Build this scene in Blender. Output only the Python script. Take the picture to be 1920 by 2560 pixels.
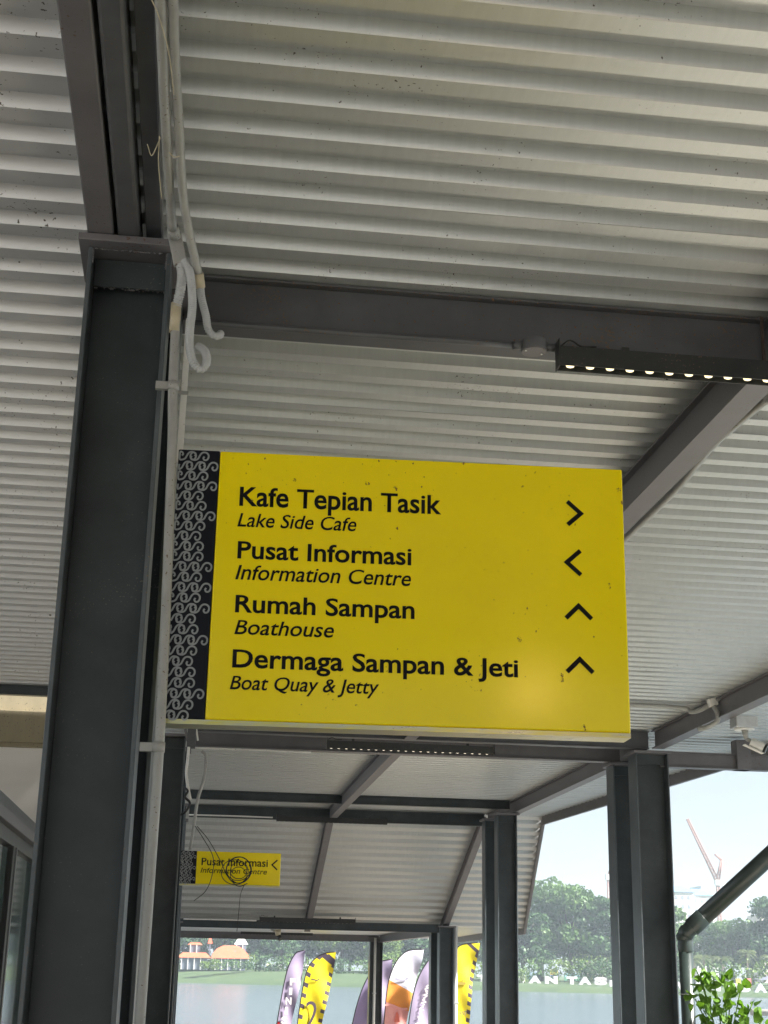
import bpy, math, random
from mathutils import Vector, Matrix, noise
R=random.Random(7)
for o in list(bpy.data.objects): bpy.data.objects.remove(o)
S=bpy.context.scene; COL=S.collection
# ------------------------------------------------------------ camera, world, sun, exposure
cd=bpy.data.cameras.new('camera'); cam=bpy.data.objects.new('camera',cd); COL.objects.link(cam)
cam.matrix_world=Matrix(((0.99111256,-0.05837296,-0.11953448,0),(-0.13165755,-0.30188145,-0.94421072,0),(0.01903113,0.95155672,-0.30688374,1.6),(0,0,0,1)))
cd.sensor_fit='VERTICAL'; cd.sensor_height=24; cd.lens=24*3550/2560; cd.clip_start=.05; cd.clip_end=3000
S.camera=cam
SUN_EL=math.radians(42); SUN_AZ=math.radians(112)     # azimuth clockwise from +Y
W=bpy.data.worlds.new('World'); S.world=W; W.use_nodes=True
nt=W.node_tree; nt.nodes.clear()
sky=nt.nodes.new('ShaderNodeTexSky'); sky.sky_type='NISHITA'; sky.sun_disc=False
sky.sun_elevation=SUN_EL; sky.sun_rotation=SUN_AZ; sky.air_density=1.0; sky.dust_density=3.5; sky.ozone_density=1.5
tc=nt.nodes.new('ShaderNodeTexCoord'); mp=nt.nodes.new('ShaderNodeMapping'); mp.inputs['Scale'].default_value=(1.6,1.6,4.5)
nz=nt.nodes.new('ShaderNodeTexNoise'); nz.inputs['Scale'].default_value=2.2; nz.inputs['Detail'].default_value=5; nz.inputs['Roughness'].default_value=.55
cr=nt.nodes.new('ShaderNodeValToRGB'); cr.color_ramp.elements[0].position=.38; cr.color_ramp.elements[0].color=(.35,.35,.35,1); cr.color_ramp.elements[1].position=.68; cr.color_ramp.elements[1].color=(.9,.9,.9,1)
mx=nt.nodes.new('ShaderNodeMixRGB'); mx.inputs[2].default_value=(2.3,2.5,2.75,1)
bg=nt.nodes.new('ShaderNodeBackground'); bg.inputs['Strength'].default_value=.060
wo=nt.nodes.new('ShaderNodeOutputWorld'); L=nt.links.new
L(tc.outputs['Generated'],mp.inputs['Vector']); L(mp.outputs[0],nz.inputs['Vector']); L(nz.outputs['Fac'],cr.inputs[0]); L(cr.outputs[0],mx.inputs[0])
L(sky.outputs[0],mx.inputs[1]); L(mx.outputs[0],bg.inputs[0]); L(bg.outputs[0],wo.inputs[0])
sd=bpy.data.lights.new('sun','SUN'); sun=bpy.data.objects.new('sun',sd); COL.objects.link(sun)
sd.energy=5.0; sd.angle=math.radians(6); sd.color=(1,.965,.91)
dv=Vector((math.sin(SUN_AZ)*math.cos(SUN_EL),math.cos(SUN_AZ)*math.cos(SUN_EL),math.sin(SUN_EL)))
sun.rotation_euler=dv.to_track_quat('Z','Y').to_euler(); sun.location=(40,-20,40)
S.view_settings.view_transform='Standard'; S.view_settings.look='None'; S.view_settings.exposure=2.06; S.view_settings.gamma=1; S.view_settings.use_curve_mapping=False
S.cycles.max_bounces=10; S.cycles.diffuse_bounces=6; S.cycles.glossy_bounces=4; S.cycles.volume_bounces=1
S.cycles.use_denoising=True; S.cycles.caustics_reflective=True; S.cycles.sample_clamp_indirect=6

# ------------------------------------------------------------ helpers
class MB:
    """collects geometry, then links it as one mesh object"""
    def __init__(s): s.v=[]; s.f=[]; s.m=[]; s.cm=0; s.sm=[]
    def add(s,vs,fs,smooth=False):
        b=len(s.v); s.v+= [tuple(v) for v in vs]
        for f in fs: s.f.append(tuple(b+i for i in f)); s.m.append(s.cm); s.sm.append(smooth)
        return s
    def box(s,x0,x1,y0,y1,z0,z1):
        vs=[(x,y,z) for z in(z0,z1) for y in(y0,y1) for x in(x0,x1)]
        return s.add(vs,[(0,2,3,1),(4,5,7,6),(0,1,5,4),(2,6,7,3),(0,4,6,2),(1,3,7,5)])
    def obox(s,c,ax,ay,az,hx,hy,hz):
        c=Vector(c);ax=Vector(ax).normalized();ay=Vector(ay).normalized();az=Vector(az).normalized()
        vs=[c+ax*hx*i+ay*hy*j+az*hz*k for k in(-1,1) for j in(-1,1) for i in(-1,1)]
        return s.add(vs,[(0,2,3,1),(4,5,7,6),(0,1,5,4),(2,6,7,3),(0,4,6,2),(1,3,7,5)])
    def beam(s,p,q,w,h,up=(0,0,1)):
        p=Vector(p);q=Vector(q);d=q-p;az=Vector(up)
        ax=d.cross(az).normalized(); az=ax.cross(d).normalized()
        return s.obox((p+q)/2,d,ax,az,d.length/2,w/2,h/2)
    def tube(s,pts,r,n=10,cap=True):
        pts=[Vector(p) for p in pts]; rr=r if isinstance(r,(list,tuple)) else [r]*len(pts)
        t=(pts[1]-pts[0]).normalized(); a=t.orthogonal().normalized(); base=len(s.v); vs=[]
        for i,p in enumerate(pts):
            if i==0: t2=(pts[1]-p)
            elif i==len(pts)-1: t2=(p-pts[i-1])
            else: t2=(pts[i+1]-pts[i-1])
            t2.normalize(); a=(a-t2*a.dot(t2)).normalized(); b=t2.cross(a)
            for k in range(n):
                an=2*math.pi*k/n; vs.append(p+(a*math.cos(an)+b*math.sin(an))*rr[i])
        fs=[]
        for i in range(len(pts)-1):
            for k in range(n):
                k2=(k+1)%n; fs.append((i*n+k,i*n+k2,(i+1)*n+k2,(i+1)*n+k))
        s.add(vs,fs,True)
        if cap:
            s.f.append(tuple(base+k for k in range(n))[::-1]); s.m.append(s.cm); s.sm.append(False)
            e=base+(len(pts)-1)*n; s.f.append(tuple(e+k for k in range(n))); s.m.append(s.cm); s.sm.append(False)
        return s
    def cyl(s,p,q,r,n=16): return s.tube([p,q],r,n)
    def build(s,name,mats,parent=None,bevel=0):
        me=bpy.data.meshes.new(name); me.from_pydata(s.v,[],s.f); me.update()
        for m in (mats if isinstance(mats,(list,tuple)) else [mats]): me.materials.append(m)
        for p,mi,sm in zip(me.polygons,s.m,s.sm): p.material_index=mi; p.use_smooth=sm
        o=bpy.data.objects.new(name,me); COL.objects.link(o)
        if parent: o.parent=parent
        if bevel:
            b=o.modifiers.new('bevel','BEVEL'); b.width=bevel; b.segments=2; b.limit_method='ANGLE'
        return o
def curve(pts,k=6):
    """Catmull-Rom through the points"""
    P=[Vector(p) for p in pts]; P=[P[0]*2-P[1]]+P+[P[-1]*2-P[-2]]; out=[]
    for i in range(1,len(P)-2):
        for j in range(k):
            t=j/k; a,b,c,d=P[i-1:i+3]
            out.append(.5*((2*b)+(c-a)*t+(2*a-5*b+4*c-d)*t*t+(3*b-a-3*c+d)*t**3))
    out.append(P[-2]); return out
def tag(o,label=None,cat=None,group=None,kind=None):
    if label: o['label']=label
    if cat: o['category']=cat
    if group: o['group']=group
    if kind: o['kind']=kind
    return o
def thing(name,label=None,cat=None,loc=(0,0,0),group=None,kind=None,rz=0):
    o=bpy.data.objects.new(name,None); COL.objects.link(o); o.location=loc; o.rotation_euler=(0,0,rz); o.empty_display_size=.1
    return tag(o,label,cat,group,kind)
def copy_tree(o,parent=None):
    c=o.copy(); COL.objects.link(c)
    if parent: c.parent=parent
    for ch in list(o.children): copy_tree(ch,c)
    return c

# ------------------------------------------------------------ materials
def mat(name,col,rough=.5,metal=0,var=.12,scale=6,bump=0,bscale=40,specks=0,speck_col=(.03,.022,.015),speck_scale=60,stretch=(1,1,1),col2=None,spec=.5,trans=0,coord='Object',coat=0):
    m=bpy.data.materials.new(name); m.use_nodes=True; t=m.node_tree; b=t.nodes['Principled BSDF']; l=t.links.new
    b.inputs['Roughness'].default_value=rough; b.inputs['Metallic'].default_value=metal; b.inputs['Specular IOR Level'].default_value=spec
    b.inputs['Coat Weight'].default_value=coat; b.inputs['Coat Roughness'].default_value=.12
    g=t.nodes.new('ShaderNodeTexCoord'); mp=t.nodes.new('ShaderNodeMapping'); mp.inputs['Scale'].default_value=stretch; l(g.outputs[coord],mp.inputs[0])
    n=t.nodes.new('ShaderNodeTexNoise'); n.inputs['Scale'].default_value=scale; n.inputs['Detail'].default_value=6; n.inputs['Roughness'].default_value=.62; l(mp.outputs[0],n.inputs['Vector'])
    r=t.nodes.new('ShaderNodeMapRange'); r.inputs[1].default_value=.3; r.inputs[2].default_value=.7; l(n.outputs['Fac'],r.inputs[0])
    mx=t.nodes.new('ShaderNodeMixRGB'); l(r.outputs[0],mx.inputs[0])
    c2=col2 or tuple(min(1,c*(1+var)) for c in col); c1=col if col2 else tuple(c*(1-var) for c in col)
    mx.inputs[1].default_value=(*c1,1); mx.inputs[2].default_value=(*c2,1); out=mx.outputs[0]
    if specks:
        n2=t.nodes.new('ShaderNodeTexNoise'); n2.inputs['Scale'].default_value=speck_scale; n2.inputs['Detail'].default_value=3; l(g.outputs[coord],n2.inputs['Vector'])
        n3=t.nodes.new('ShaderNodeTexNoise'); n3.inputs['Scale'].default_value=3; n3.inputs['Detail'].default_value=2; l(g.outputs[coord],n3.inputs['Vector'])
        ad=t.nodes.new('ShaderNodeMath'); ad.operation='MULTIPLY_ADD'; ad.inputs[1].default_value=.35; l(n3.outputs['Fac'],ad.inputs[0]); l(n2.outputs['Fac'],ad.inputs[2])
        rr=t.nodes.new('ShaderNodeMapRange'); rr.inputs[1].default_value=.93-.1*specks; rr.inputs[2].default_value=.97-.1*specks; l(ad.outputs[0],rr.inputs[0])
        m2=t.nodes.new('ShaderNodeMixRGB'); l(rr.outputs[0],m2.inputs[0]); l(out,m2.inputs[1]); m2.inputs[2].default_value=(*speck_col,1); out=m2.outputs[0]
    l(out,b.inputs['Base Color'])
    rv=t.nodes.new('ShaderNodeMapRange'); rv.inputs[3].default_value=rough*.85; rv.inputs[4].default_value=min(1,rough*1.2); l(n.outputs['Fac'],rv.inputs[0]); l(rv.outputs[0],b.inputs['Roughness'])
    if bump:
        n4=t.nodes.new('ShaderNodeTexNoise'); n4.inputs['Scale'].default_value=bscale; n4.inputs['Detail'].default_value=3; l(mp.outputs[0],n4.inputs['Vector'])
        bp=t.nodes.new('ShaderNodeBump'); bp.inputs['Strength'].default_value=min(1,bump); bp.inputs['Distance'].default_value=.01*bump; l(n4.outputs['Fac'],bp.inputs['Height']); l(bp.outputs[0],b.inputs['Normal'])
    return m
def emit(name,col,st):
    m=bpy.data.materials.new(name); m.use_nodes=True; b=m.node_tree.nodes['Principled BSDF']; b.inputs['Base Color'].default_value=(*col,1)
    b.inputs['Emission Color'].default_value=(*col,1); b.inputs['Emission Strength'].default_value=st; return m
M={}
M['steel']=mat('dark_teal_steel_paint',(.034,.043,.046),.36,var=.35,scale=3,bump=.12,bscale=90,specks=.6,speck_col=(.12,.12,.10),speck_scale=120,spec=.35)
M['beam']=mat('brown_grey_steel_paint',(.128,.122,.128),.42,var=.15,scale=4,bump=.15,bscale=70,specks=.8,speck_col=(.10,.055,.03),speck_scale=70)
M['flange']=mat('worn_steel_edge_paint',(.065,.078,.084),.33,var=.3,scale=6,bump=.15,bscale=60,specks=.7,speck_col=(.14,.10,.07),speck_scale=90)
M['beamdark']=mat('charcoal_steel_paint',(.078,.081,.088),.45,var=.2,scale=5,bump=.12,bscale=80,specks=1.0,speck_col=(.12,.08,.05),speck_scale=80)
M['sheet']=mat('painted_roof_sheet',(.515,.53,.52),.36,metal=.5,var=.05,scale=4,bump=0,bscale=90,specks=.38,speck_col=(.07,.06,.045),speck_scale=75,stretch=(10,1,1))
M['sheet_left']=mat('textured_roof_sheet',(.57,.575,.575),.40,metal=.35,var=.03,scale=2,bump=.10,bscale=120,specks=.6,speck_col=(.07,.06,.045),speck_scale=60)
M['pvc']=mat('cream_pvc',(.31,.31,.29),.38,var=.1,scale=12,specks=.75,speck_col=(.12,.08,.04),speck_scale=90)
M['pvc2']=mat('yellowed_pvc',(.48,.42,.29),.35,var=.08,scale=20,specks=.6)
M['flex']=mat('grey_flexible_conduit',(.42,.43,.43),.4,var=.06,scale=30,specks=.6,speck_col=(.1,.08,.06),speck_scale=150)
M['white']=mat('white_painted_metal',(.68,.67,.63),.4,var=.05,scale=10,specks=.5)
M['galv']=mat('galvanised_steel',(.55,.55,.54),.35,metal=.7,var=.1,scale=12)
M['black']=mat('black_plastic',(.018,.02,.02),.45,var=.2,scale=12,specks=1,speck_col=(.1,.06,.04),speck_scale=90)
M['cable']=mat('black_cable',(.012,.012,.012),.5)
M['yellow']=mat('yellow_sign_enamel',(.88,.70,.0005),.14,var=.035,scale=2.5,bump=.10,bscale=160,specks=.34,speck_col=(.40,.28,.01),speck_scale=60,spec=.3)
M['strip']=mat('navy_black_sign_enamel',(.004,.005,.010),.4,var=.2,spec=.15)
M['scroll']=mat('grey_scroll_print',(.24,.255,.26),.4,var=.12,scale=14)
M['ink']=mat('black_sign_print',(.004,.004,.005),.5,var=.1,spec=.12)
M['signedge']=mat('worn_silver_sign_edge',(.40,.40,.36),.28,metal=.75,var=.25,scale=9,col2=(.52,.47,.10),stretch=(1,8,8))
M['rust']=mat('dried_mud_brown',(.16,.07,.02),.9,var=.3,scale=80)
M['led']=emit('warm_led_lens',(1,.86,.52),.40)
M['led_dim']=emit('dim_led_lens',(1,.9,.7),.22)
M['led_bright']=emit('bright_globe',(1,.60,.18),55)
M['led_off']=mat('unlit_led_lens',(.35,.33,.28),.3)
M['conc']=mat('yellowed_concrete',(.25,.215,.14),.85,var=.13,scale=3,bump=.3,bscale=30,specks=.8,stretch=(3,1,.6))
M['plaster']=mat('off_white_plaster',(.66,.63,.59),.8,var=.05,scale=2,bump=.1,bscale=30,stretch=(.5,1,2))
M['frame']=mat('grey_aluminium_frame',(.10,.105,.105),.35,metal=.4,var=.1,scale=8)
M['deck']=mat('weathered_deck_planks',(.44,.41,.34),.7,var=.2,scale=3,bump=.3,bscale=20,stretch=(.4,6,1))
M['deck_low_bounce']=mat('bounce_dimming_planks',(.16,.14,.115),.7,var=.2,scale=3,bump=.3,bscale=20,stretch=(.4,6,1))  # unseen far deck, darkened so less light bounces onto the far roof bays
M['paving']=mat('light_paving',(.42,.41,.39),.8,var=.15,scale=.7)
M['grass']=mat('lawn',(.03,.062,.022),.9,var=.35,scale=.3,col2=(.06,.095,.03))
M['mud']=mat('bank_soil',(.22,.17,.11),.9,var=.2,scale=.5)
M['bark']=mat('tree_bark',(.085,.07,.055),.9,var=.3,scale=2)
def glassmat():
    m=bpy.data.materials.new('greenish_glass'); m.use_nodes=True; b=m.node_tree.nodes['Principled BSDF']
    b.inputs['Base Color'].default_value=(.10,.15,.145,1); b.inputs['Roughness'].default_value=.06; b.inputs['Transmission Weight'].default_value=.35; b.inputs['Specular IOR Level'].default_value=.9; return m
M['glass']=glassmat()
def watermat():
    m=bpy.data.materials.new('lake_water'); m.use_nodes=True; t=m.node_tree; b=t.nodes['Principled BSDF']; l=t.links.new
    b.inputs['Base Color'].default_value=(.10,.13,.15,1); b.inputs['Roughness'].default_value=.15; b.inputs['IOR'].default_value=1.33
    g=t.nodes.new('ShaderNodeTexCoord'); mp=t.nodes.new('ShaderNodeMapping'); mp.inputs['Scale'].default_value=(.7,.35,1); l(g.outputs['Object'],mp.inputs[0])
    n=t.nodes.new('ShaderNodeTexNoise'); n.inputs['Scale'].default_value=2.2; n.inputs['Detail'].default_value=7; n.inputs['Roughness'].default_value=.65; l(mp.outputs[0],n.inputs['Vector'])
    bp=t.nodes.new('ShaderNodeBump'); bp.inputs['Strength'].default_value=.6; bp.inputs['Distance'].default_value=.35; l(n.outputs['Fac'],bp.inputs['Height']); l(bp.outputs[0],b.inputs['Normal']); return m
M['water']=watermat()
def leafmat(name,c1,c2,scale=.35,trans=.25):
    m=mat(name,c1,.55,col2=c2,scale=scale); b=m.node_tree.nodes['Principled BSDF']
    t=m.node_tree; tr=t.nodes.new('ShaderNodeBsdfTranslucent'); mx=t.nodes.new('ShaderNodeMixShader'); mx.inputs[0].default_value=trans
    src=b.inputs['Base Color'].links[0].from_socket; t.links.new(src,tr.inputs[0]); o=[n for n in t.nodes if n.type=='OUTPUT_MATERIAL'][0]
    t.links.new(b.outputs[0],mx.inputs[1]); t.links.new(tr.outputs[0],mx.inputs[2]); t.links.new(mx.outputs[0],o.inputs[0]); return m
M['leafA']=leafmat('dark_foliage',(.020,.062,.020),(.060,.14,.036))
M['leafB']=leafmat('mid_foliage',(.036,.095,.020),(.11,.21,.04))
M['leafC']=leafmat('light_foliage',(.07,.14,.02),(.18,.27,.04))
M['frond']=leafmat('palm_frond',(.07,.11,.03),(.15,.19,.06))
M['vine']=leafmat('vine_leaf',(.035,.12,.010),(.16,.30,.015),scale=9,trans=.45)

# ------------------------------------------------------------ setting
PX=.1955; RZ=4.24
# water, far ground
m=MB()
m.add([(-700,-60,-1.8),(900,-60,-1.8),(900,330,-1.8),(-700,330,-1.8)],[(0,1,2,3)])
tag(m.build('lake_water',M['water']),'pale rippled lake water beyond the walkway','water',kind='structure')
def shore_y(x):      # the far waterline comes nearer towards the right
    return 322-max(0,x+5)*.62 if x<150 else 322-155*.62
m=MB(); xs=list(range(-260,420,5)); prof=[(-.5,-1.95),(1.2,-1.35),(5,-.75),(14,.55),(26,1.0),(60,1.2),(900,2.0)]
vs=[];fs=[]
for i,x in enumerate(xs):
    for j,(dy,z) in enumerate(prof):
        k=min(1,max(0,(x-45)/15)); zz=z if j<2 else z*(1-k)+min(z,-.9+.18*j+.0)*k
        vs.append((x,shore_y(x)+dy+R.uniform(-.4,.4)*(j<3),zz+R.uniform(-.08,.08)*(1<j<4)))
n=len(prof)
for i in range(len(xs)-1):
    for j in range(n-1): fs.append((i*n+j,(i+1)*n+j,(i+1)*n+j+1,i*n+j+1))
m.add(vs,fs,True); tag(m.build('far_bank',M['grass']),'grassy far bank of the lake','bank',kind='structure')
m=MB(); m.box(-60,-6,-60,30,-2.2,-.02); tag(m.build('paved_ground',M['paving']),'paved ground left of the walkway','ground',kind='structure')
m=MB(); m.box(-6,40,-60,-7.6,-2.2,-.024); tag(m.build('paved_square',M['paving']),'open paved square behind the walkway','ground',kind='structure')
# deck
dk=thing('deck','timber deck under the walkway roof','deck',kind='structure')
pl=MB(); pl.box(-6,6.6,-.07,.07,-.04,0); pm=None
y=-7.5; first=None; dkp=None
while y<25:
    if y>13.5 and dkp is None: dkp=MB().box(-6,6.6,-.07,.07,-.04,0).build('plank',M['deck_low_bounce'],dk); first=dkp; o=dkp
    elif first is None: first=pl.build('plank',M['deck'],dk); o=first
    else: o=first.copy(); COL.objects.link(o)
    o.location=(0,y,R.uniform(-.002,.002)); y+=.15
m=MB(); 
m.add([(-1,25,-.03),(6.6,25,-.03),(6.6,28.8,-1.2),(-1,28.8,-1.2),(-1,25,-.2),(6.6,25,-.2),(6.6,28.8,-1.4),(-1,28.8,-1.4)],[(0,1,2,3),(4,7,6,5),(0,4,5,1),(1,5,6,2),(2,6,7,3),(3,7,4,0)])
m.build('ramp',M['deck_low_bounce'],dk)
m=MB(); m.box(-1,9.5,28.81,47,-1.4,-1.2); m.build('landing',M['deck_low_bounce'],dk)

# roof --------------------------------------------------------------
def prof_rib(y0,z0,pitch,h,b,t):
    """one rib: bottom flat, rise, top flat, fall"""
    run=(pitch-b-t)/2
    return [(y0,z0),(y0+b,z0),(y0+b+run,z0+h),(y0+b+run+t,z0+h)]
def sheet(parent,xl,xr,ystart,nrib,pitch,zf,material,h=.05,b=.075,t=.085,lift=0):
    """corrugated sheet, ribs along X; zf(y) is the height of the bottom flats"""
    m=MB(); P=[]
    for k in range(nrib):
        for (yy,zz) in prof_rib(ystart+k*pitch,0,pitch,h,b,t): P.append((yy,zz))
    P.append((ystart+nrib*pitch,0)); P.append((ystart+nrib*pitch+b*.45,0)); 
    nx=7; vs=[];fs=[]
    for i in range(nx):
        for (yy,zz) in P:
            a=xl(yy); c=xr(yy); x=a+(c-a)*i/(nx-1)
            vs.append((x,yy,zf(yy)+zz+lift))
    for i in range(nx-1):
        for j in range(len(P)-1):
            fs.append((i*len(P)+j,i*len(P)+j+1,(i+1)*len(P)+j+1,(i+1)*len(P)+j))
    m.add(vs,fs); return m.build('roof_sheet',material,parent)
def edge_x(y):
    if y<25: return 6.62-.0668*(y-17.2) if y>8 else 7.23
    if y<28.8: return 6.10+(y-25)*.155
    return 6.69+(y-28.8)*.05
roof=thing('roof','corrugated metal roof seen from below','roof',kind='structure')
y0=3.522*.97-.075-PX*34+.02; k=0; n=5
while y0<25-.3:
    nn=n if y0+n*PX<25 else max(1,int((25-y0)/PX+.5))
    sheet(roof,lambda y:-.47,lambda y:edge_x(y)+.03,y0,nn,PX,lambda y:RZ,M['sheet'],lift=.0022*(k%2)+R.uniform(0,.001)); y0+=nn*PX; k+=1
YK=y0
SL=math.tan(math.radians(22.8))
zs=lambda y:RZ-(y-YK)*SL
while y0<28.75:
    sheet(roof,lambda y:-.6,lambda y:edge_x(y)+.03,y0,4,.262,zs,M['sheet'],h=.095,b=.125,t=.10,lift=.002*(k%2)); y0+=4*.262; k+=1
YE=y0; ZE=zs(y0)
while y0<41: 
    sheet(roof,lambda y:-1.2,lambda y:edge_x(y)+.03,y0,5,PX,lambda y:ZE,M['sheet'],lift=.002*(k%2)); y0+=5*PX; k+=1
rl=thing('side_roof','textured corrugated roof left of the steel posts','roof',kind='structure')
y0=3.713*.97-.075-PX*34; k=0
while y0<14.35:
    nn=min(6,int((14.45-y0)/PX+.5)) or 1
    sheet(rl,lambda y:-7,lambda y:-.475,y0,nn,PX,lambda y:RZ,M['sheet_left'],lift=.0022*(k%2)); y0+=nn*PX; k+=1
# eaves fascia
fa=thing('fascia','grey steel channel along the lake side edge of the roof','fascia')
def fbox(ya,za,yb,zb,h=.22):
    m=MB(); xa=edge_x(ya+1e-4); xb=edge_x(yb-1e-4)
    d=.045
    vs=[(xa,ya,za),(xa+d,ya,za),(xb+d,yb,zb),(xb,yb,zb),(xa,ya,za+h),(xa+d,ya,za+h),(xb+d,yb,zb+h),(xb,yb,zb+h)]
    m.add(vs,[(0,3,2,1),(4,5,6,7),(0,1,5,4),(1,2,6,5),(2,3,7,6),(3,0,4,7)]); return m.build('fascia_board',M['beam'],fa)
fbox(-3.1,RZ-.14,8,RZ-.14); fbox(8.001,RZ-.14,YK-.03,RZ-.14); fbox(YK-.029,RZ-.145,YE,ZE-.14,.2); fbox(YE+.001,ZE-.14,41,ZE-.14,.2)

# ------------------------------------------------------------ steel frame
def hpost(y,xl,xr,zt,zb=0,label='',group='steel posts of the walkway',depth=.25,fw=.016,cap=True,mt='steel',web=.5):
    o=thing('steel_post',label,'post',((xl+xr)/2,y+depth/2,zb),group); hw=(xr-xl)/2; hd=depth/2; H=zt-zb
    MB().box(-hw+fw,hw-fw,-.006+ (web-.5)*depth,.006+(web-.5)*depth,0,H-.031).build('web',M[mt],o,.002)
    for s in(-1,1): MB().box(min(s*hw,s*(hw-fw)),max(s*hw,s*(hw-fw)),-hd,hd,0,H-.03).build('flange',M['flange' if mt=='steel' else mt],o,.003)
    if cap:
        MB().box(-hw-.035,hw+.035,-hd-.05,hd+.05,H-.028,H).build('cap_plate',M['beam'],o,.003)
        MB().box(-hw+fw+.002,hw-fw-.002,-hd+.09,-hd+.10,H-.14,H-.032).build('stiffener',M[mt],o)
    MB().box(-hw-.05,hw+.05,-hd-.05,hd+.05,.0,.02).build('base_plate',M[mt],o)
    return o
XL,XR2=-.50,-.203
hpost(4.70,XL,XR2,4.10,label='big dark steel post beside the large yellow sign, open H shape with cap plate',web=.62)
hpost(5.10,-.45,-.165,4.10,label='dark steel post right behind the big left post, only its edge showing')
hpost(15.62,-.44,-.145,4.0,label='dark steel post below the left end of the large yellow sign')
hpost(16.6,-.42,-.12,4.0,label='narrow dark post edge behind the post holding the small sign')
hpost(22.6,-.44,-.14,4.0,label='far left post just before the roof slopes down')
hpost(25.0,-.44,-.14,4.0,label='far left post where the roof starts sloping')
hpost(28.8,-.44,-.14,2.42,-1.2,label='left post at the foot of the sloping roof')
hpost(15.62,4.90,5.285,4.02,label='widest right post, dark, left of the green downpipe',depth=.3)
hpost(16.62,4.93,5.28,4.02,label='dark right post tucked just left of and behind the widest right post',depth=.3)
hpost(22.6,4.78,5.1,4.02,label='right post where the flat roof ends, front one of the middle pair')
hpost(23.5,4.76,5.05,4.02,label='right post behind the front one of the middle pair')
hpost(28.7,4.90,5.19,2.45,-1.2,label='right post under the foot of the sloping roof, pale pipe on its right side',depth=.28)
hpost(29.3,4.83,5.12,2.45,-1.2,label='right post peeping out left of the post with the pale pipe')
hpost(38.7,4.76,5.10,2.42,-1.2,label='farthest right post in front of the lake, beside the white feather flag',depth=.3)
hpost(-2.75,XL,XR2,4.10,label='left post behind the camera position')
hpost(-2.75,4.9,5.2,4.10,label='right post behind the camera position')
hpost(5.2,4.9,5.2,4.02,label='right post of the near frame, outside the picture edge')
def pale_pipe(x,y,zb,zt,r,label):
    o=thing('vertical_pipe',label,'pipe',(x,y,zb),'pale pipes on the far posts')
    MB().cyl((0,0,0),(0,0,zt-zb),r,10).build('pipe',M['white'],o); 
    for z in(.9,2.2): MB().box(-r-.012,r+.012,-r-.004,r+.02,z,z+.03).build('clip',M['galv'],o)
pale_pipe(5.235,28.76,-1.2,2.45,.04,'pale pipe on the right side of the post under the sloping roof foot')
pale_pipe(4.89,38.66,-1.2,2.40,.035,'thin pale pipe on the front of the farthest right post')
# transverse beams (I sections lying across the walk)
def ibeam_x(x0,x1,y,zt,zb,label,w=.12,mt='beamdark',group='steel cross beams under the roof'):
    o=thing('cross_beam',label,'beam',((x0+x1)/2,y,zb),group); h=(x1-x0)/2; H=zt-zb
    MB().box(-h,h,-.028,.028,.0121,H-.0121).build('web',M[mt],o,.002)
    MB().box(-h,h,-w/2,w/2,0,.012).build('flange',M[mt],o,.002); MB().box(-h,h,-w/2,w/2,H-.012,H).build('flange',M[mt],o,.002)
    return o
B=RZ-.002
ibeam_x(-.16,2.245,5.24,B,4.03,'nearest cross beam, above the sign, carrying the bright lamp strip',.13)
ibeam_x(2.385,5.0,5.24,B,4.03,'right half of the nearest cross beam, outside the picture')
ibeam_x(-.16,5.0,-2.6,B,4.03,'cross beam behind the camera')
ibeam_x(-.1,5.06,15.66,B,4.04,'cross beam hidden behind the lower edge of the large sign')
ibeam_x(-.1,5.04,16.72,B,4.03,'brown cross beam just below the large yellow sign',.14,'beam')
ibeam_x(-.1,5.02,22.8,B,4.10,'green-black cross beam before the sloping roof, the upper of two close together',.1,'steel')
ibeam_x(-.1,5.02,24.85,B-.01,4.02,'green-black cross beam where the roof starts sloping, the lower of two close together',.1,'steel')
ibeam_x(-.3,4.95,28.8,ZE-.002,ZE-.16,'dark cross beam at the foot of the sloping roof',.1,'steel')
ibeam_x(-.3,5.0,38.8,ZE-.012,ZE-.18,'farthest cross beam, over the lake view',.1,'beam')
ibeam_x(-6.5,-.52,14.42,RZ-.002,RZ-.1,'thin dark beam where the left roof meets the concrete beam',.08,'steel')
# side bracket beam at the lake side of the second frame
o=ibeam_x(5.215,6.52,15.76,B-.2,3.86,'short brown beam sticking out from the widest right post to the roof edge',.12,'beam')
MB().box(.25,.42,-.09,.09,.0,.34).build('end_plate',M['beam'],o,.003)
mm=MB()
for _ in range(420):
    x=R.uniform(.4,2.22) if R.random()<.75 else R.uniform(-.1,2.22); z=(B-.012-abs(R.gauss(0,.006))) if R.random()<.45 else R.uniform(4.045,4.22)
    yy=5.24-.0665 if z>B-.03 else 5.24-.03; 
    if z>B-.0135: yy=5.24-.0665
    s_=R.uniform(.0008,.0026); a=R.uniform(0,3.1); mm.add([(x+math.cos(a+t)*s_*R.uniform(.5,2.2),yy-.001-R.random()*.003,z+math.sin(a+t)*s_*R.uniform(.5,2.2)) for t in(0,1.4,3.0,4.4)],[(0,1,2,3)])
o=mm.build('mud_specks',M['rust'],bpy.data.objects['cross_beam']); o.matrix_parent_inverse=Matrix.Translation(-Vector(bpy.data.objects['cross_beam'].location)); tag(o,kind='stuff')
ep=MB().box(1.184,1.196,-.075,-.0655,-.004,.206).build('end_plate',mat('rusty_flaking_edge',(.05,.034,.027),.9,var=.5,scale=40),bpy.data.objects['cross_beam'])
p1=bpy.data.objects['steel_post']; wb=MB()
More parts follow.
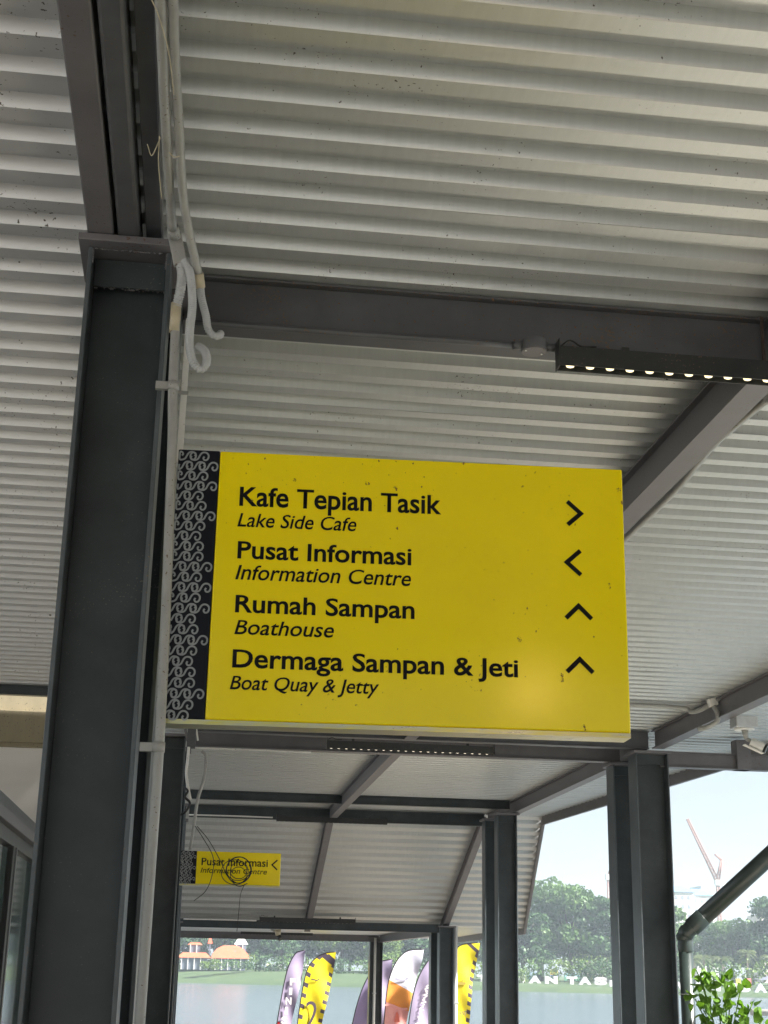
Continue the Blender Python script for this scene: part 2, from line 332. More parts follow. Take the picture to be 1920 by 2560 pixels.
for i in range(150):
    t=R.random(); k=i%3
    if k==0: c=(-.13+.26*t,-.118,1.0*(4.10-.033)+R.uniform(-.003,.002))
    elif k==1: c=(-.13+.26*t,-.027+R.uniform(-.004,.004),4.10-.142+R.uniform(-.004,.004))
    else: c=((-.131 if i%2 else .131),-.12+R.uniform(-.004,.004),4.10-.035-.06*t)
    q=R.uniform(.0025,.0055); wb.add([(c[0]+q,c[1],c[2]),(c[0]-q,c[1],c[2]),(c[0],c[1]+q,c[2]),(c[0],c[1]-q,c[2]),(c[0],c[1],c[2]+q*.8),(c[0],c[1],c[2]-q*.8)],[(0,2,4),(2,1,4),(1,3,4),(3,0,4),(2,0,5),(1,2,5),(3,1,5),(0,3,5)],True)
tag(wb.build('weld_bead',M['beam'],p1),kind='stuff')
# longitudinal beams
def ibeam_y(x0,x1,ya,za,yb,zb_,h,label,mt='beam',group='steel beams running along the walkway'):
    o=thing('long_beam',label,'beam',((x0+x1)/2,ya,za),group); w=x1-x0; d=Vector((0,yb-ya,zb_-za)); L_=d.length; u=d.normalized(); up=Vector((1,0,0)).cross(u)
    q=lambda s,t:u*s+up*t
    c=q(L_/2,h/2); MB().obox(c,u,(1,0,0),up,L_/2,.03,h/2-.0125).build('web',M[mt],o,.002)
    for t in(.006,h-.006): MB().obox(q(L_/2,t),u,(1,0,0),up,L_/2,w/2,.006).build('flange',M[mt],o,.002)
    return o
def box_y(x0,x1,ya,yb,z0,z1,label,mt='beam',bevel=.006):
    o=tag(MB().box(-(x1-x0)/2,(x1-x0)/2,0,yb-ya,0,z1-z0).build('long_beam',M[mt],None,bevel),label,'beam','steel beams running along the walkway'); o.location=((x0+x1)/2,ya,z0); return o
box_y(-.506,-.412,-7,14.3,4.102,B,'brown box beam on the left, leftmost of the pair above the big post')
box_y(-.398,-.322,-7,15.5,4.104,B,'grey box beam above the big post, right one of the pair','beamdark',.012)
ibeam_y(-.30,-.245,-7,4.15,15.5,4.15,.088,'thin black beam between the grey box beam and the conduits','beamdark')
ibeam_y(2.25,2.38,-2.5,4.035,15.58,4.035,.2,'middle long beam running from the lamp strip down behind the sign')
ibeam_y(2.27,2.39,16.81,4.035,24.78,4.035,.2,'middle long beam beyond the sign, up to the sloping roof')
ibeam_y(2.27,2.39,24.95,RZ-.20,YE-.1,ZE-.19,.18,'middle beam on the sloping roof')
ibeam_y(5.07,5.21,-2.5,4.035,15.55,4.035,.2,'long beam on the lake side carrying the camera')
ibeam_y(5.06,5.19,16.0,4.035,24.9,4.035,.2,'lake side long beam between the second and third pair of posts')
ibeam_y(4.98,5.10,24.95,RZ-.20,YE-.1,ZE-.19,.18,'lake side beam on the sloping roof')
ibeam_y(4.98,5.10,YE,ZE-.19,38.7,ZE-.19,.18,'short beam joining the farthest posts on the lake side')

# ------------------------------------------------------------ text and signs
def text_mesh(body,size,shear=0,offset=0,xscale=1):
    c=bpy.data.curves.new('t','FONT'); c.body=body; c.size=size; c.shear=shear; c.offset=offset; c.resolution_u=4
    o=bpy.data.objects.new('t',c); COL.objects.link(o); dg=bpy.context.evaluated_depsgraph_get(); me=bpy.data.meshes.new_from_object(o.evaluated_get(dg))
    bpy.data.objects.remove(o); return me
def lettering(name,parent,body,x0,x1,zb,cap,mt,y=-.0015,shear=0,offset=.0,minx=True):
    me=text_mesh(body,1,shear,offset); xs=[v.co.x for v in me.vertices]; a,b=min(xs),max(xs)
    caph=.682; sx=(x1-x0)/(b-a); sz=cap/caph
    def ym(q): return q if q<0 else (q*1.09 if q<.449 else .4894+(q-.449)*(.682-.4894)/(.682-.449))
    for v in me.vertices: v.co=((v.co.x-a)*sx+x0,y,ym(v.co.y)*sz+zb)
    me.materials.clear(); me.materials.append(M[mt]); me.name=name
    o=bpy.data.objects.new(name,me); COL.objects.link(o); o.parent=parent; return o
def ribbon(m,pts,w,y):
    P=curve([(p[0],0,p[1]) for p in pts],5); vs=[]
    for i,p in enumerate(P):
        d=(P[min(i+1,len(P)-1)]-P[max(i-1,0)]).normalized(); nrm=Vector((-d.z,0,d.x)); vs+=[(p+nrm*w/2)+Vector((0,y,0)),(p-nrm*w/2)+Vector((0,y,0))]
    m.add(vs,[(2*i,2*i+1,2*i+3,2*i+2) for i in range(len(P)-1)])
SC=[(.24,-.02),(.14,-.20),(.26,-.40),(.50,-.38),(.66,-.12),(.64,.18),(.42,.40),(.10,.42),(-.12,.26),(-.26,0),(-.40,-.28),(-.66,-.44),(-.98,-.40),(-1.18,-.14),(-1.16,.18),(-.96,.38),(-.72,.32),(-.66,.12),(-.78,0)]
def scrolls(parent,Wd,H,rows,inset):
    m=MB(); rh=H/(len(rows)+.3); s=rh*.93; per=1.30*s
    for i,off in enumerate(rows):
        zc=H-rh*(i+.65); xe=Wd-off-.66*s-.003
        j=0
        while xe-j*per>-.2*s:
            cx=xe-j*per; pts=[(cx+a*s,zc+b*s) for a,b in SC if cx+a*s>.004]
            if len(pts)>4: ribbon(m,pts,s*.185,-.0012-.0003*(j%3))
            j+=1
    return m.build('scroll_pattern',M['scroll'],parent)
def arrow(parent,cx,cz,kind,hs,w):
    V={'>':[(-.45,.9),(.55,0),(-.45,-.9)],'<':[(.45,.9),(-.55,0),(.45,-.9)],'^':[(-1,-.5),(0,.5),(1,-.5)]}[kind]
    P=[Vector((cx+a*hs,0,cz+b*hs)) for a,b in V]; m=MB()
    d1=(P[1]-P[0]).normalized(); d2=(P[2]-P[1]).normalized(); n1=Vector((-d1.z,0,d1.x)); n2=Vector((-d2.z,0,d2.x))
    mi=(n1+n2).normalized(); ml=w/2/mi.dot(n1); Y=Vector((0,-.0018,0))
    vs=[P[0]+n1*w/2+Y,P[0]-n1*w/2+Y,P[1]+mi*ml+Y,P[1]-mi*ml+Y,P[2]+n2*w/2+Y,P[2]-n2*w/2+Y]
    m.add(vs,[(0,1,3,2),(2,3,5,4)]); return m.build('arrow',M['ink'],parent)
def sign(loc,rz,Wd,H,D,stripw,label,stripw_b=None):
    o=thing('direction_sign',label,'sign',loc,rz=rz)
    sb=stripw
    m=MB(); m.box(stripw+.0005,Wd,0,D*.25,.012,H); p=m.build('yellow_panel',M['yellow'],o,.006)
    m=MB(); m.box(0,stripw,0,D*.25,.012,H); m.build('dark_strip',M['strip'],o,.004)
    c=.035; m=MB()   # return box behind the face, its lower right corner cut off
    out=[(0.002,.0),(Wd-.002,.0),(Wd-.003,H-.003),(0.002,H-.003)]
    vs=[(x,D*.25+.0005,z) for x,z in out]+[(x-(c*.35 if i==1 else 0),D,z+(0.004 if i<2 else -.004)) for i,(x,z) in enumerate(out)]
    m.add(vs,[(0,1,2,3),(7,6,5,4),(0,4,5,1),(1,5,6,2),(2,6,7,3),(3,7,4,0)]); m.build('return_edge',M['yellow'],o,.003)
    m=MB(); m.box(.0015,Wd-.0015,.0008,D-.002,-.004,-.0005); m.box(.0015,Wd-.0015,-.0005,.0007,-.004,.0118); m.build('bottom_edge',M['signedge'],o)
    return o
sg=sign((-.13,4.70,2.36),math.atan2(-.08,1.567),1.569,.954,.10,.1435,'large yellow direction sign listing Kafe Tepian Tasik and Dermaga Sampan, hung beside the big post')
rows=[.036,.003,.036,.003,.048,.036,.003,.036,.048,.037,.036,.004,.037,.003,.037,.004,.049,.038,.004,.038,.050,.039,.039,.006,.040,.053]
scrolls(sg,.1435,.954,rows,.0)
for body,x0,x1,zb,cap,it in (('Kafe Tepian Tasik',.2194,.9215,.757,.0665,0),('Lake Side Cafe',.2165,.6265,.681,.0475,1),
   ('Pusat Informasi',.2222,.8195,.568,.059,0),('Information Centre',.2192,.819,.493,.050,1),('Rumah Sampan',.2242,.8325,.379,.058,0),('Boathouse',.2255,.560,.303,.048,1),
   ('Dermaga Sampan & Jeti',.2241,1.187,.1885,.059,0),('Boat Quay & Jetty',.220,.7165,.116,.0447,1)):
    lettering('lettering',sg,body,x0,x1,zb+(x1>1)*.002,cap,'ink',shear=.22 if it else 0,offset=.010 if it else .019)
arrow(sg,1.389,.7805,'>',.0475,.0155); arrow(sg,1.3885,.6005,'<',.0485,.0155); arrow(sg,1.3995,.4235,'^',.0447,.0155); arrow(sg,1.3995,.2365,'^',.0447,.0155)
# dried mud marks on the face
m=MB()
for (x,z,r) in [(1.553,.875,.012),(1.1924,.322,.012),(1.336,.202,.010),(1.338,.185,.008),(1.41,.03,.006),(1.412,.018,.004),(1.511,.529,.006),(1.513,.515,.004),(.758,.846,.008),(.764,.838,.007),(.768,.699,.006),(.666,.858,.006),(.852,.8536,.003),(1.563,.8275,.007),(.262,.775,.007),(.30,.932,.004),(.7,.945,.005),(1.0,.948,.006),(.82,.94,.004),(1.25,.35,.003),(1.22,.43,.003),(1.45,.34,.004)]:
    for _ in range(int(6+r*900)):
        a=R.uniform(0,6.28); d=r*R.random()**.7; s=R.uniform(.0006,.0022); cx=x+math.cos(a)*d*.6; cz=z+math.sin(a)*d
        if cx>1.567: continue
        q=[(cx+math.cos(t+a)*s*R.uniform(.6,1.5),-.0012-R.random()*.0004,cz+math.sin(t+a)*s*R.uniform(.6,1.5)) for t in(0,1.3,2.6,3.8,5)]
        m.add(q,[(0,1,2,3,4)])
o=m.build('mud_specks',M['rust'],sg); tag(o,kind='stuff')
# sign hanger: white flat bar plus arm to the post behind
o=thing('sign_hanger','white flat bar holding the large yellow sign at its top left corner','bracket',(-.128,4.80,3.3))
MB().box(-.011,.011,-.003,.003,0,.56).build('hanger_bar',M['white'],o,.001)
MB().box(-.0105,.0105,.0031,.31,.52,.56).build('hanger_arm',M['white'],o,.001)
MB().box(-.02,.016,-.0062,-.0031,.258,.272).build('clip',M['pvc'],o)
# small sign
s2=sign((-.12,15.38,2.405),0,1.045,.345,.10,.165,'small yellow sign reading Pusat Informasi in the distance, with a cable coil in front')
scrolls(s2,.165,.345,[.03,.004,.05,.035,.004,.05,.036,.004,.05],0)
lettering('lettering',s2,'Pusat Informasi',.218,.91,.203,.072,'ink',offset=.012); lettering('lettering',s2,'Information Centre',.212,.905,.125,.05,'ink',shear=.22,offset=.006)
arrow(s2,.985,.225,'<',.055,.014)

# ------------------------------------------------------------ conduits round the big post
def tubething(name,label,cat,pts,r,mt,n=12,group=None,sm=5):
    p0=Vector(pts[0]); P=curve(pts,sm) if sm else [Vector(p) for p in pts]
    o=MB().tube([p-p0 for p in P],r,n).build(name,M[mt]); o.location=p0; return tag(o,label,cat,group)
tubething('conduit','left one of the two grey conduits running along the beam to the big post','conduit',[(-.232,-2,4.10),(-.228,1.5,4.10),(-.222,3.3,4.098),(-.212,4.1,4.095),(-.205,4.36,4.085),(-.198,4.5,4.06)],.0165,'pvc')
c2=thing('conduit','right one of the two grey conduits, bending down to a yellowed socket','conduit',(-.189,3.3,4.1))
P=curve([(-.2,-2,4.102),(-.196,1.5,4.102),(-.189,3.3,4.10),(-.174,3.95,4.096),(-.163,4.25,4.07),(-.140,4.42,4.02),(-.097,4.615,3.935)],7); p0=Vector((-.189,3.3,4.1))
MB().tube([p-p0 for p in P],.0155,14).build('pipe',M['pvc'],c2)
MB().tube([Vector((-.101,4.595,3.943))-p0,Vector((-.092,4.63,3.905))-p0],.0195,14).build('socket',M['pvc2'],c2)
def flex(label,pts,r):
    P=curve(pts,40); L_=[0]
    for a,b in zip(P,P[1:]): L_.append(L_[-1]+(b-a).length)
    N=int(L_[-1]/.0021); Q=[];rr=[];j=0
    for i in range(N+1):
        s=L_[-1]*i/N
        while j<len(L_)-2 and L_[j+1]<s: j+=1
        t=(s-L_[j])/max(1e-9,L_[j+1]-L_[j]); Q.append(P[j].lerp(P[j+1],t)); rr.append(r*(1+.17*math.sin(2*math.pi*s/.0084)))
    p0=Q[0].copy(); o=MB().tube([q-p0 for q in Q],rr,12).build('flexible_conduit',M['flex']); o.location=p0
    return tag(o,label,'conduit','corrugated conduits hanging by the big post')
m=thing('adaptor_box','flat grey adaptor where the left conduit turns into flexible hose','fitting',(-.185,4.56,4.04))
MB().tube([(-.014,-.055,.03),(-.004,-.015,.012)],.0205,14).build('socket',M['pvc'],m); MB().obox((.006,.03,-.012),(.25,.1,-1),(1,0,.25),(0,1,.1),.062,.024,.014).build('body',M['pvc'],m,.004)
flex('short corrugated conduit dropping straight into the coupler beside the post',[(-.166,4.60,3.985),(-.156,4.59,3.93),(-.160,4.60,3.87),(-.170,4.62,3.815)],.0165)
flex('long corrugated conduit hanging in a loop with a curled end',[(-.150,4.58,3.98),(-.128,4.56,3.92),(-.113,4.55,3.80),(-.115,4.545,3.67),(-.101,4.54,3.585),(-.072,4.545,3.553),(-.052,4.56,3.585),(-.058,4.585,3.635),(-.082,4.62,3.672)],.0135)
flex('short corrugated conduit with a hooked end right of the loop',[(-.091,4.63,3.91),(-.084,4.62,3.86),(-.064,4.61,3.785),(-.054,4.605,3.735),(-.032,4.61,3.712),(-.014,4.63,3.725),(-.010,4.66,3.745)],.0125)
dp=thing('conduit','long cream conduit running down the edge of the big post','conduit',(-.15,4.62,1.3))
MB().tube(curve([(-.02,0,2.53),(-.012,0,2.2),(.0,0,1.95),(.022,0,1.1),(.022,0,.4),(.018,0,-1.3)],6),.0165,14).build('pipe',M['pvc'],dp)
MB().cyl((-.021,0,2.42),(-.021,0,2.53),.019,14).build('coupler',M['pvc2'],dp)
for z,x in((2.215,-.012),(.965,.022)):
    s_=MB().cyl((x,0,z-.016),(x,0,z+.016),.0205,14); s_.box(x-.06,x-.014,-.006,.012,z-.014,z+.014); s_.build('saddle_clip',M['pvc'],dp)
def tie(pts,label): tubething('cable_tie',label,'cable tie',pts,.0018,'pvc2',6,'loose cable ties on the conduits')
tie([(-.243,3.28,4.075),(-.225,3.35,4.075),(-.2,3.5,4.07),(-.186,3.68,4.055)],'cable tie with a long loose tail near the top of the conduits')
tie([(-.275,4.02,4.09),(-.262,4.06,4.075),(-.245,4.0,4.07),(-.232,3.95,4.075)],'curled cable tie left of the two conduits')
tie([(-.235,3.95,4.08),(-.240,4.1,4.07),(-.232,4.3,4.06)],'straight cable tie tail hanging beside the left conduit')
tie([(-.208,4.04,4.083),(-.19,4.05,4.072),(-.172,4.05,4.078),(-.158,4.03,4.10)],'cable tie strapping the two conduits together')
# round box, painted conduit, lamp strips
o=thing('junction_box','round dark junction box under the nearest cross beam','junction box',(1.245,5.13,3.985))
MB().cyl((0,0,0),(0,0,.045),.052,28).build('body',M['beamdark'],o,.003); MB().cyl((0,0,-.004),(0,0,0),.049,28).build('lid',M['beam'],o,.001)
MB().cyl((-.085,0,.02),(-.045,0,.02),.0165,14).build('spout',M['beamdark'],o); MB().cyl((.045,0,.02),(.085,0,.02),.0165,14).build('spout',M['beamdark'],o)
for s in(-1,1): MB().cyl((s*.035,s*.012,-.007),(s*.035,s*.012,-.004),.004,8).build('screw',M['galv'],o)
tubething('conduit','dark painted conduit under the nearest cross beam, left of the round box','conduit',[(-.14,5.16,4.016),(.4,5.15,4.012),(1.16,5.13,4.005)],.0125,'beamdark')
def lamp(x0,y,zt,label,led='led',n=22):
    o=thing('strip_light',label,'light',(x0,y,zt),'LED strip lights under the cross beams'); Lw=1.86
    h=.085
    a=MB(); a.box(0,Lw,-.002,.002,-h,0); a.box(0,Lw,.0021,.058,-.004,0); a.box(0,Lw,.056,.060,-h,-.0041); a.build('housing',M['black'],o,.001)
    for x in(-.004,Lw): MB().box(x,x+.004,-.006,.062,-h-.004,.03).build('end_cap',M['black'],o)
    MB().box(.002,Lw-.002,.0022,.0558,-h+.022,-h+.026).build('reflector',M['black'],o)
    proto=None
    for i in range(n):
        if proto is None:
            q=MB(); K=10; vs=[(0,0,-.012)]+[(math.cos(2*math.pi*k/K)*.015,math.sin(2*math.pi*k/K)*.010,-.007) for k in range(K)]+[(math.cos(2*math.pi*k/K)*.019,math.sin(2*math.pi*k/K)*.013,.002) for k in range(K)]
            q.add(vs,[(0,1+(k+1)%K,1+k) for k in range(K)]+[(1+k,1+(k+1)%K,K+1+(k+1)%K,K+1+k) for k in range(K)],True); proto=q.build('led',M[led],o); e=proto
        else: e=proto.copy(); COL.objects.link(e)
        e.location=(.045+i*.0825,.017,-h+.008)
    for x in(.27,1.55): MB().box(x,x+.03,.035,.055,0,.03).build('bracket',M['black'],o)
    MB().tube(curve([(.01,.03,.01),(.05,.02,.035),(.1,.03,.015),(.16,.03,.02)],5),.004,6).build('lead',M['cable'],o)
    return o
l1=lamp(1.345,5.10,4.005,'nearest LED strip light with a row of glowing warm lenses')
MB().box(.13,1.86,.075,.155,.0,.0235).build('back_tray',M['beam'],l1,.003)
bk=thing('bulkhead_light','round warm bulkhead light behind the camera','light',(2.08,-2.72,3.93))
MB().tube([(0,0,.09),(0,0,.03)],.10,20).build('base',M['black'],bk)
g=MB(); g.tube([(0,0,.03),(0,0,-.02),(0,0,-.06),(0,0,-.085)],[.065,.063,.05,.02],20); g.build('globe',M['led_bright'],bk)
lamp(1.39,15.50,3.98,'LED strip light just below the large yellow sign','led_dim')
lamp(1.36,22.55,4.06,'unlit LED strip light before the sloping roof','led_off').location=(1.36,24.2,4.02)
lamp(1.36,28.6,2.53,'unlit LED strip light at the foot of the sloping roof','led_off')
lamp(1.36,38.5,2.50,'farthest LED strip light over the lake view','led_off')
lc=tubething('conduit','pale conduit running along the right side of the middle long beam','conduit',[(2.42,5.6,4.06),(2.43,6.2,4.10),(2.50,6.7,4.16),(2.55,7.3,4.18),(2.565,9,4.2),(2.57,15.4,4.2)],.022,'pvc')
for y,z,lb in((16.6,4.0,'thin grey conduit under the brown cross beam below the sign'),(24.3,4.0,'thin pale conduit in front of the lower of the two close green-black beams'),(28.65,2.46,'thin pale conduit under the dark beam at the foot of the sloping roof')):
    tubething('conduit',lb,'conduit',[(-.1,y,z),(.6,y,z+.003),(1.3,y,z)],.012,'white',8)

# ------------------------------------------------------------ second frame details
o=thing('wiring_bracket','dark box and bent brackets on the second left post under the sign','bracket',(-.1,15.5,3.78))
MB().box(-.03,.06,-.02,.08,.06,.27).build('box',M['beamdark'],o,.003); MB().beam((-.06,0,.26),(-.015,0,.12),.03,.03).build('arm',M['beam'],o,.002); MB().beam((.06,0,.27),(.085,0,.14),.02,.02).build('arm',M['white'],o,.002)
tubething('conduit','pale conduit bending down from the brackets to the small sign','conduit',[(.035,15.46,3.80),(.075,15.45,3.765),(.083,15.44,3.70),(.07,15.42,3.5),(.02,15.41,3.28),(-.005,15.41,3.0),(-.03,15.41,2.76)],.017,'pvc')
tubething('conduit','white wire bundle curving down the second left post','conduit',[(-.108,15.44,3.84),(-.112,15.44,3.7),(-.118,15.44,3.56),(-.092,15.42,3.42),(-.058,15.41,3.28)],.016,'white')
tubething('cable','dark cable loop bulging beside the second left post','cable',[(-.12,15.42,3.40),(-.09,15.36,3.36),(-.115,15.36,3.30),(-.06,15.38,3.24),(-.10,15.38,3.15),(-.15,15.40,3.12)],.013,'cable')
co=thing('cable_coil','loose coil of thin black cable hanging in front of the small sign','cable',(.46,15.2,2.565))
for i in range(6):
    r0=.125+R.uniform(-.012,.014); dx=R.uniform(-.03,.03); dz=R.uniform(-.03,.03); el=R.uniform(.92,1.1)
    if i>3: r0*=.62; dx+=.01; dz-=.04
    pts=[(dx+math.cos(t*.5236+i)*r0*el,R.uniform(-.012,.012),dz+math.sin(t*.5236+i)*r0*(1+.04*math.sin(t))) for t in range(13)]
    MB().tube(curve(pts,4),.0042,6).build('loop',M['cable'],co)
MB().tube(curve([(-.43,-.02,.42),(-.30,0,.28),(-.16,0,.06),(-.10,.0,-.06),(.02,0,-.17),(.12,0,-.14)],6),.0045,6).build('cable_end',M['cable'],co)
MB().tube(curve([(-.45,-.02,.42),(-.36,0,.30),(-.25,0,.12),(-.245,0,-.05),(-.30,0,-.22),(-.42,0,-.33)],6),.0045,6).build('cable_end',M['cable'],co)
MB().tube(curve([(.09,0,-.15),(.055,0,-.25),(.045,0,-.42),(.035,0,-.62)],6),.0035,6).build('cable_end',M['cable'],co)
# lake side conduit and camera
cc=thing('conduit','pale conduit with a tee crossing to the lake side beam beside the camera','conduit',(5.1,13.6,4.1))
V=lambda x,y,z:(x-5.1,y-13.6,z-4.1)
MB().tube(curve([V(2.5,13.8,4.2),V(4.3,13.82,4.2),V(4.85,13.85,4.195),V(4.93,13.8,4.15),V(5.0,13.7,4.16),V(5.05,13.6,4.19)],6),.024,10).build('pipe',M['pvc'],cc)
MB().obox(V(5.045,13.5,4.20),(1,0,.3),(0,1,0),(-.3,0,1),.045,.03,.04).build('tee',M['white'],cc,.006)
MB().tube(curve([V(5.075,13.5,4.215),V(5.12,13.42,4.25),V(5.18,13.2,4.27),V(5.25,12.9,4.27)],6),.024,10).build('pipe',M['pvc'],cc)
MB().tube(curve([V(5.05,13.5,4.17),V(5.075,13.45,4.08),V(5.06,13.45,4.0),V(4.98,13.5,3.95),V(4.93,13.6,3.945)],6),.026,10).build('pipe',M['pvc'],cc)
cm=thing('security_camera','white bullet camera hanging from a box on the lake side beam','security camera',(5.34,13.4,4.0))
MB().obox((-.02,0,-.01),(1,.05,0),(0,1,0),(0,0,1),.115,.09,.058).build('box',M['galv'],cm,.01)
MB().cyl((-.02,0,-.085),(-.02,0,-.068),.10,20).build('plate',M['white'],cm,.003); MB().tube([(-.015,0,-.08),(-.01,-.01,-.17)],[.035,.022],12).build('stem',M['pvc'],cm)
d=Vector((.13,-.06,-.075)).normalized(); p=Vector((.03,-.02,-.20))
MB().tube([(-.01,-.01,-.17),(.03,-.015,-.19)],.02,10).build('knuckle',M['pvc'],cm)
MB().tube([p,p+d*.14],.048,20).build('body',M['white'],cm,.006); MB().tube([p+d*.1405,p+d*.165],.05,20).build('lens_hood',M['black'],cm,.003); 
MB().obox(p+d*.06+Vector((-.035,0,-.045)),d,(0,1,0),d.cross(Vector((0,1,0))),.10,.03,.004).build('sun_shield',M['white'],cm)
c3=thing('security_camera','small dark-tipped camera on a curled pale conduit over the lake view','security camera',(1.78,30,2.32))
MB().tube(curve([(.45,.3,.16),(.15,.1,.12),(-.05,0,.13),(-.13,0,.07),(-.08,0,0),(.02,0,-.03)],6),.022,8).build('conduit',M['pvc'],c3); MB().tube([(.02,0,.02),(.03,0,-.1)],[.07,.05],12).build('mount',M['pvc2'],c3); MB().tube([(.04,0,-.10),(.08,-.05,-.17)],.045,12).build('lens_hood',M['black'],c3)

# ------------------------------------------------------------ downpipe
dpp=thing('downpipe','dark green downpipe sloping down to an elbow beside the widest right post','pipe',(5.19,15.05,-1))
gp=mat('green_grey_pvc',(.030,.043,.040),.3,var=.12,scale=6,specks=.5)
MB().cyl((0,0,-.6),(0,0,2.94),.072,24).build('pipe',gp,dpp); MB().cyl((0,0,2.84),(0,0,2.965),.079,24).build('socket',gp,dpp,.003)
E0=Vector((0,0,2.96)); E1=Vector((.0,0,3.02)); dd=Vector((.94,-.3,.87)).normalized()
MB().tube(curve([E0,E0+Vector((-.002,0,.05)),E1+Vector((.03,-.03,.035)),E1+Vector((.03,-.03,.035))+dd*.10],5),[.079,.082,.085,.088,.09]*3+[.09],24).build('elbow',gp,dpp)
q0=E1+Vector((.03,-.03,.035))+dd*.04; MB().tube([q0,q0+dd*.17],.098,24).build('socket',gp,dpp,.003); MB().tube([q0+dd*.171,q0+dd*2.3],.092,24).build('pipe',gp,dpp)
MB().tube([Vector((math.cos(a)*.078,math.sin(a)*.078,2.42)) for a in [k*math.pi/10 for k in range(21)]],.005,6,False).build('strap',M['galv'],dpp)

# ------------------------------------------------------------ left building
bl=thing('shop_building','white wall with a yellowed concrete beam at the left edge','building',(-3.6,14.66,0))
MB().box(-4,2.5,0,.25,0,3.655).build('wall',M['plaster'],bl); MB().box(-4,2.5,-.06,.24,3.70,4.02).build('concrete_beam',M['conc'],bl,.008); MB().box(-4,2.5,-.03,.22,3.656,3.699).build('beam_lip',M['conc'],bl,.004); MB().box(-4,2.4,.06,.24,4.021,4.5).build('upper_beam',M['conc'],bl,.01)
sf=thing('shopfront','glazed shopfront in dark aluminium frames at the lower left','shopfront',(-1.3,9,0))
def sfb(name,y0,y1,z0,z1,x0,x1,mt): return MB().box(x0,x1,y0-9,y1-9,z0,z1).build(name,M[mt],sf,.004)
sfb('head_frame',8,13.3,2.60,2.70,-.20,.0,'frame'); sfb('head_frame',8,13.3,2.52,2.599,-.14,.03,'beam'); sfb('head_frame',8,13.3,2.42,2.519,-.16,-.02,'frame')
for y in(8.2,9.5,11.0,12.7): sfb('mullion',y,y+.12,0,2.418,-.10,-.01,'black'); sfb('mullion',y+.121,y+.17,0,2.418,-.08,.0,'frame')
for a,b in((8.38,9.49),(9.68,10.99),(11.18,12.69)): sfb('pane',a,b,.05,2.40,-.06,-.052,'glass'); sfb('sill',a,b,0,.049,-.08,-.02,'frame')
MB().box(-3.8,-3.7,-1,4,0,2.8).build('back_wall',M['plaster'],sf); MB().box(-3.7,-.21,-1,4,2.60,2.68).build('ceiling',M['plaster'],sf)

b2=thing('light_blocker','added dark box right of the camera, unseen, keeping light off the roof ribs','building',(4.95,.6,0))  # unseen box added to shade the deck and darken the right-hand rib webs
MB().box(-1.5,1.5,-9,0,0,2.9).build('wall',mat('dark_blocker_skin',(.035,.03,.028),.7,scale=2,stretch=(1,1,8)),b2); MB().box(-1.6,1.6,-9.1,.1,2.901,2.98).build('roof',M['beamdark'],b2)
for k in range(3): MB().box(-1.53,-1.501,-8.2+k*2.8,-6.4+k*2.8,1.0,2.3).build('blocker_pane',M['glass'],b2)
# ------------------------------------------------------------ potted vine by the downpipe
vp=thing('potted_vine','bright green leafy vine in front of the lake at the lower right','plant',(5.48,14.8,0))
MB().tube([(0,0,0),(0,0,.02),(0,0,.45),(0,0,.5)],[.16,.17,.23,.24],20).build('pot',M['conc'],vp)
lm=[]
for v in range(4):
    m=MB(); half=[(0,.0),(.38,.10),(.50,.34),(.42,.62),(.2,.86),(0,1.05)]
    if v%2: half=[(0,.0),(.30,-.06),(.50,.12),(.40,.42),(.30,.68),(.0,1.08)]
    vs=[(0,y,-.02*math.sin(y*3)) for x,y in half]+[(x,y,.12*x+.05*math.sin(y*5+v)) for x,y in half[1:-1]]+[(-x,y,.14*x+.05*math.sin(y*4+v)) for x,y in half[1:-1]]
    n=len(half); R1=lambda i:n+i-1; L1=lambda i:n+(n-2)+i-1
    fs=[(0,1,R1(1))]+[(i,i+1,R1(i+1),R1(i)) for i in range(1,n-2)]+[(n-2,n-1,R1(n-2))]+[(0,L1(1),1)]+[(i,L1(i),L1(i+1),i+1) for i in range(1,n-2)]+[(n-2,L1(n-2),n-1)]
    m.add(vs,fs,True); o=m.build('leaf',M['vine'],vp); o.hide_render=False; lm.append(o)
RV=random.Random(11); used=[]
tips=[(-.27,-.0,1.66),(-.10,0,1.64),(.02,-.03,1.62),(-.20,.05,1.55),(.20,0,1.50),(.32,0,1.36),(.10,.05,1.42),(.40,-.05,1.20),(-.30,0,1.38),(0,0,1.3),(.25,.05,1.25)]
first=dict.fromkeys(range(4))
for ti,tp in enumerate(tips):
    st=curve([(RV.uniform(-.08,.08),RV.uniform(-.08,.08),.48),(tp[0]*.4,tp[1],.48+(tp[2]-.48)*.55),(tp[0]*.85,tp[1],.48+(tp[2]-.48)*.9),tp],8)
    MB().tube(st,.006,6).build('stem',M['vine'],vp)
    for j in range(13):
        p=st[-1-int(j*1.35)]+Vector((RV.uniform(-.07,.07),RV.uniform(-.06,.06),RV.uniform(-.03,.04))); v=RV.randrange(4)
        if first[v] is None: o=lm[v]; first[v]=1
        else: o=lm[v].copy(); COL.objects.link(o)
        s=RV.uniform(.065,.125); o.scale=(s,s,s); o.location=p; o.rotation_euler=(RV.uniform(-1.9,-.3) if RV.random()<.7 else RV.uniform(.2,1.5),RV.uniform(-.6,.6),RV.uniform(-3.1,3.1))
# pale rail on the water at the lower right
o=tag(MB().cyl((0,0,0),(3,.3,-.03),.045,12).build('rail',M['white']),'white rail end above the water at the bottom right','rail'); o.location=(7.8,20,1.14)
MB().cyl((.6,.06,-.04),(.6,.06,-3.2),.04,10).build('rail_post',M['white'],o)

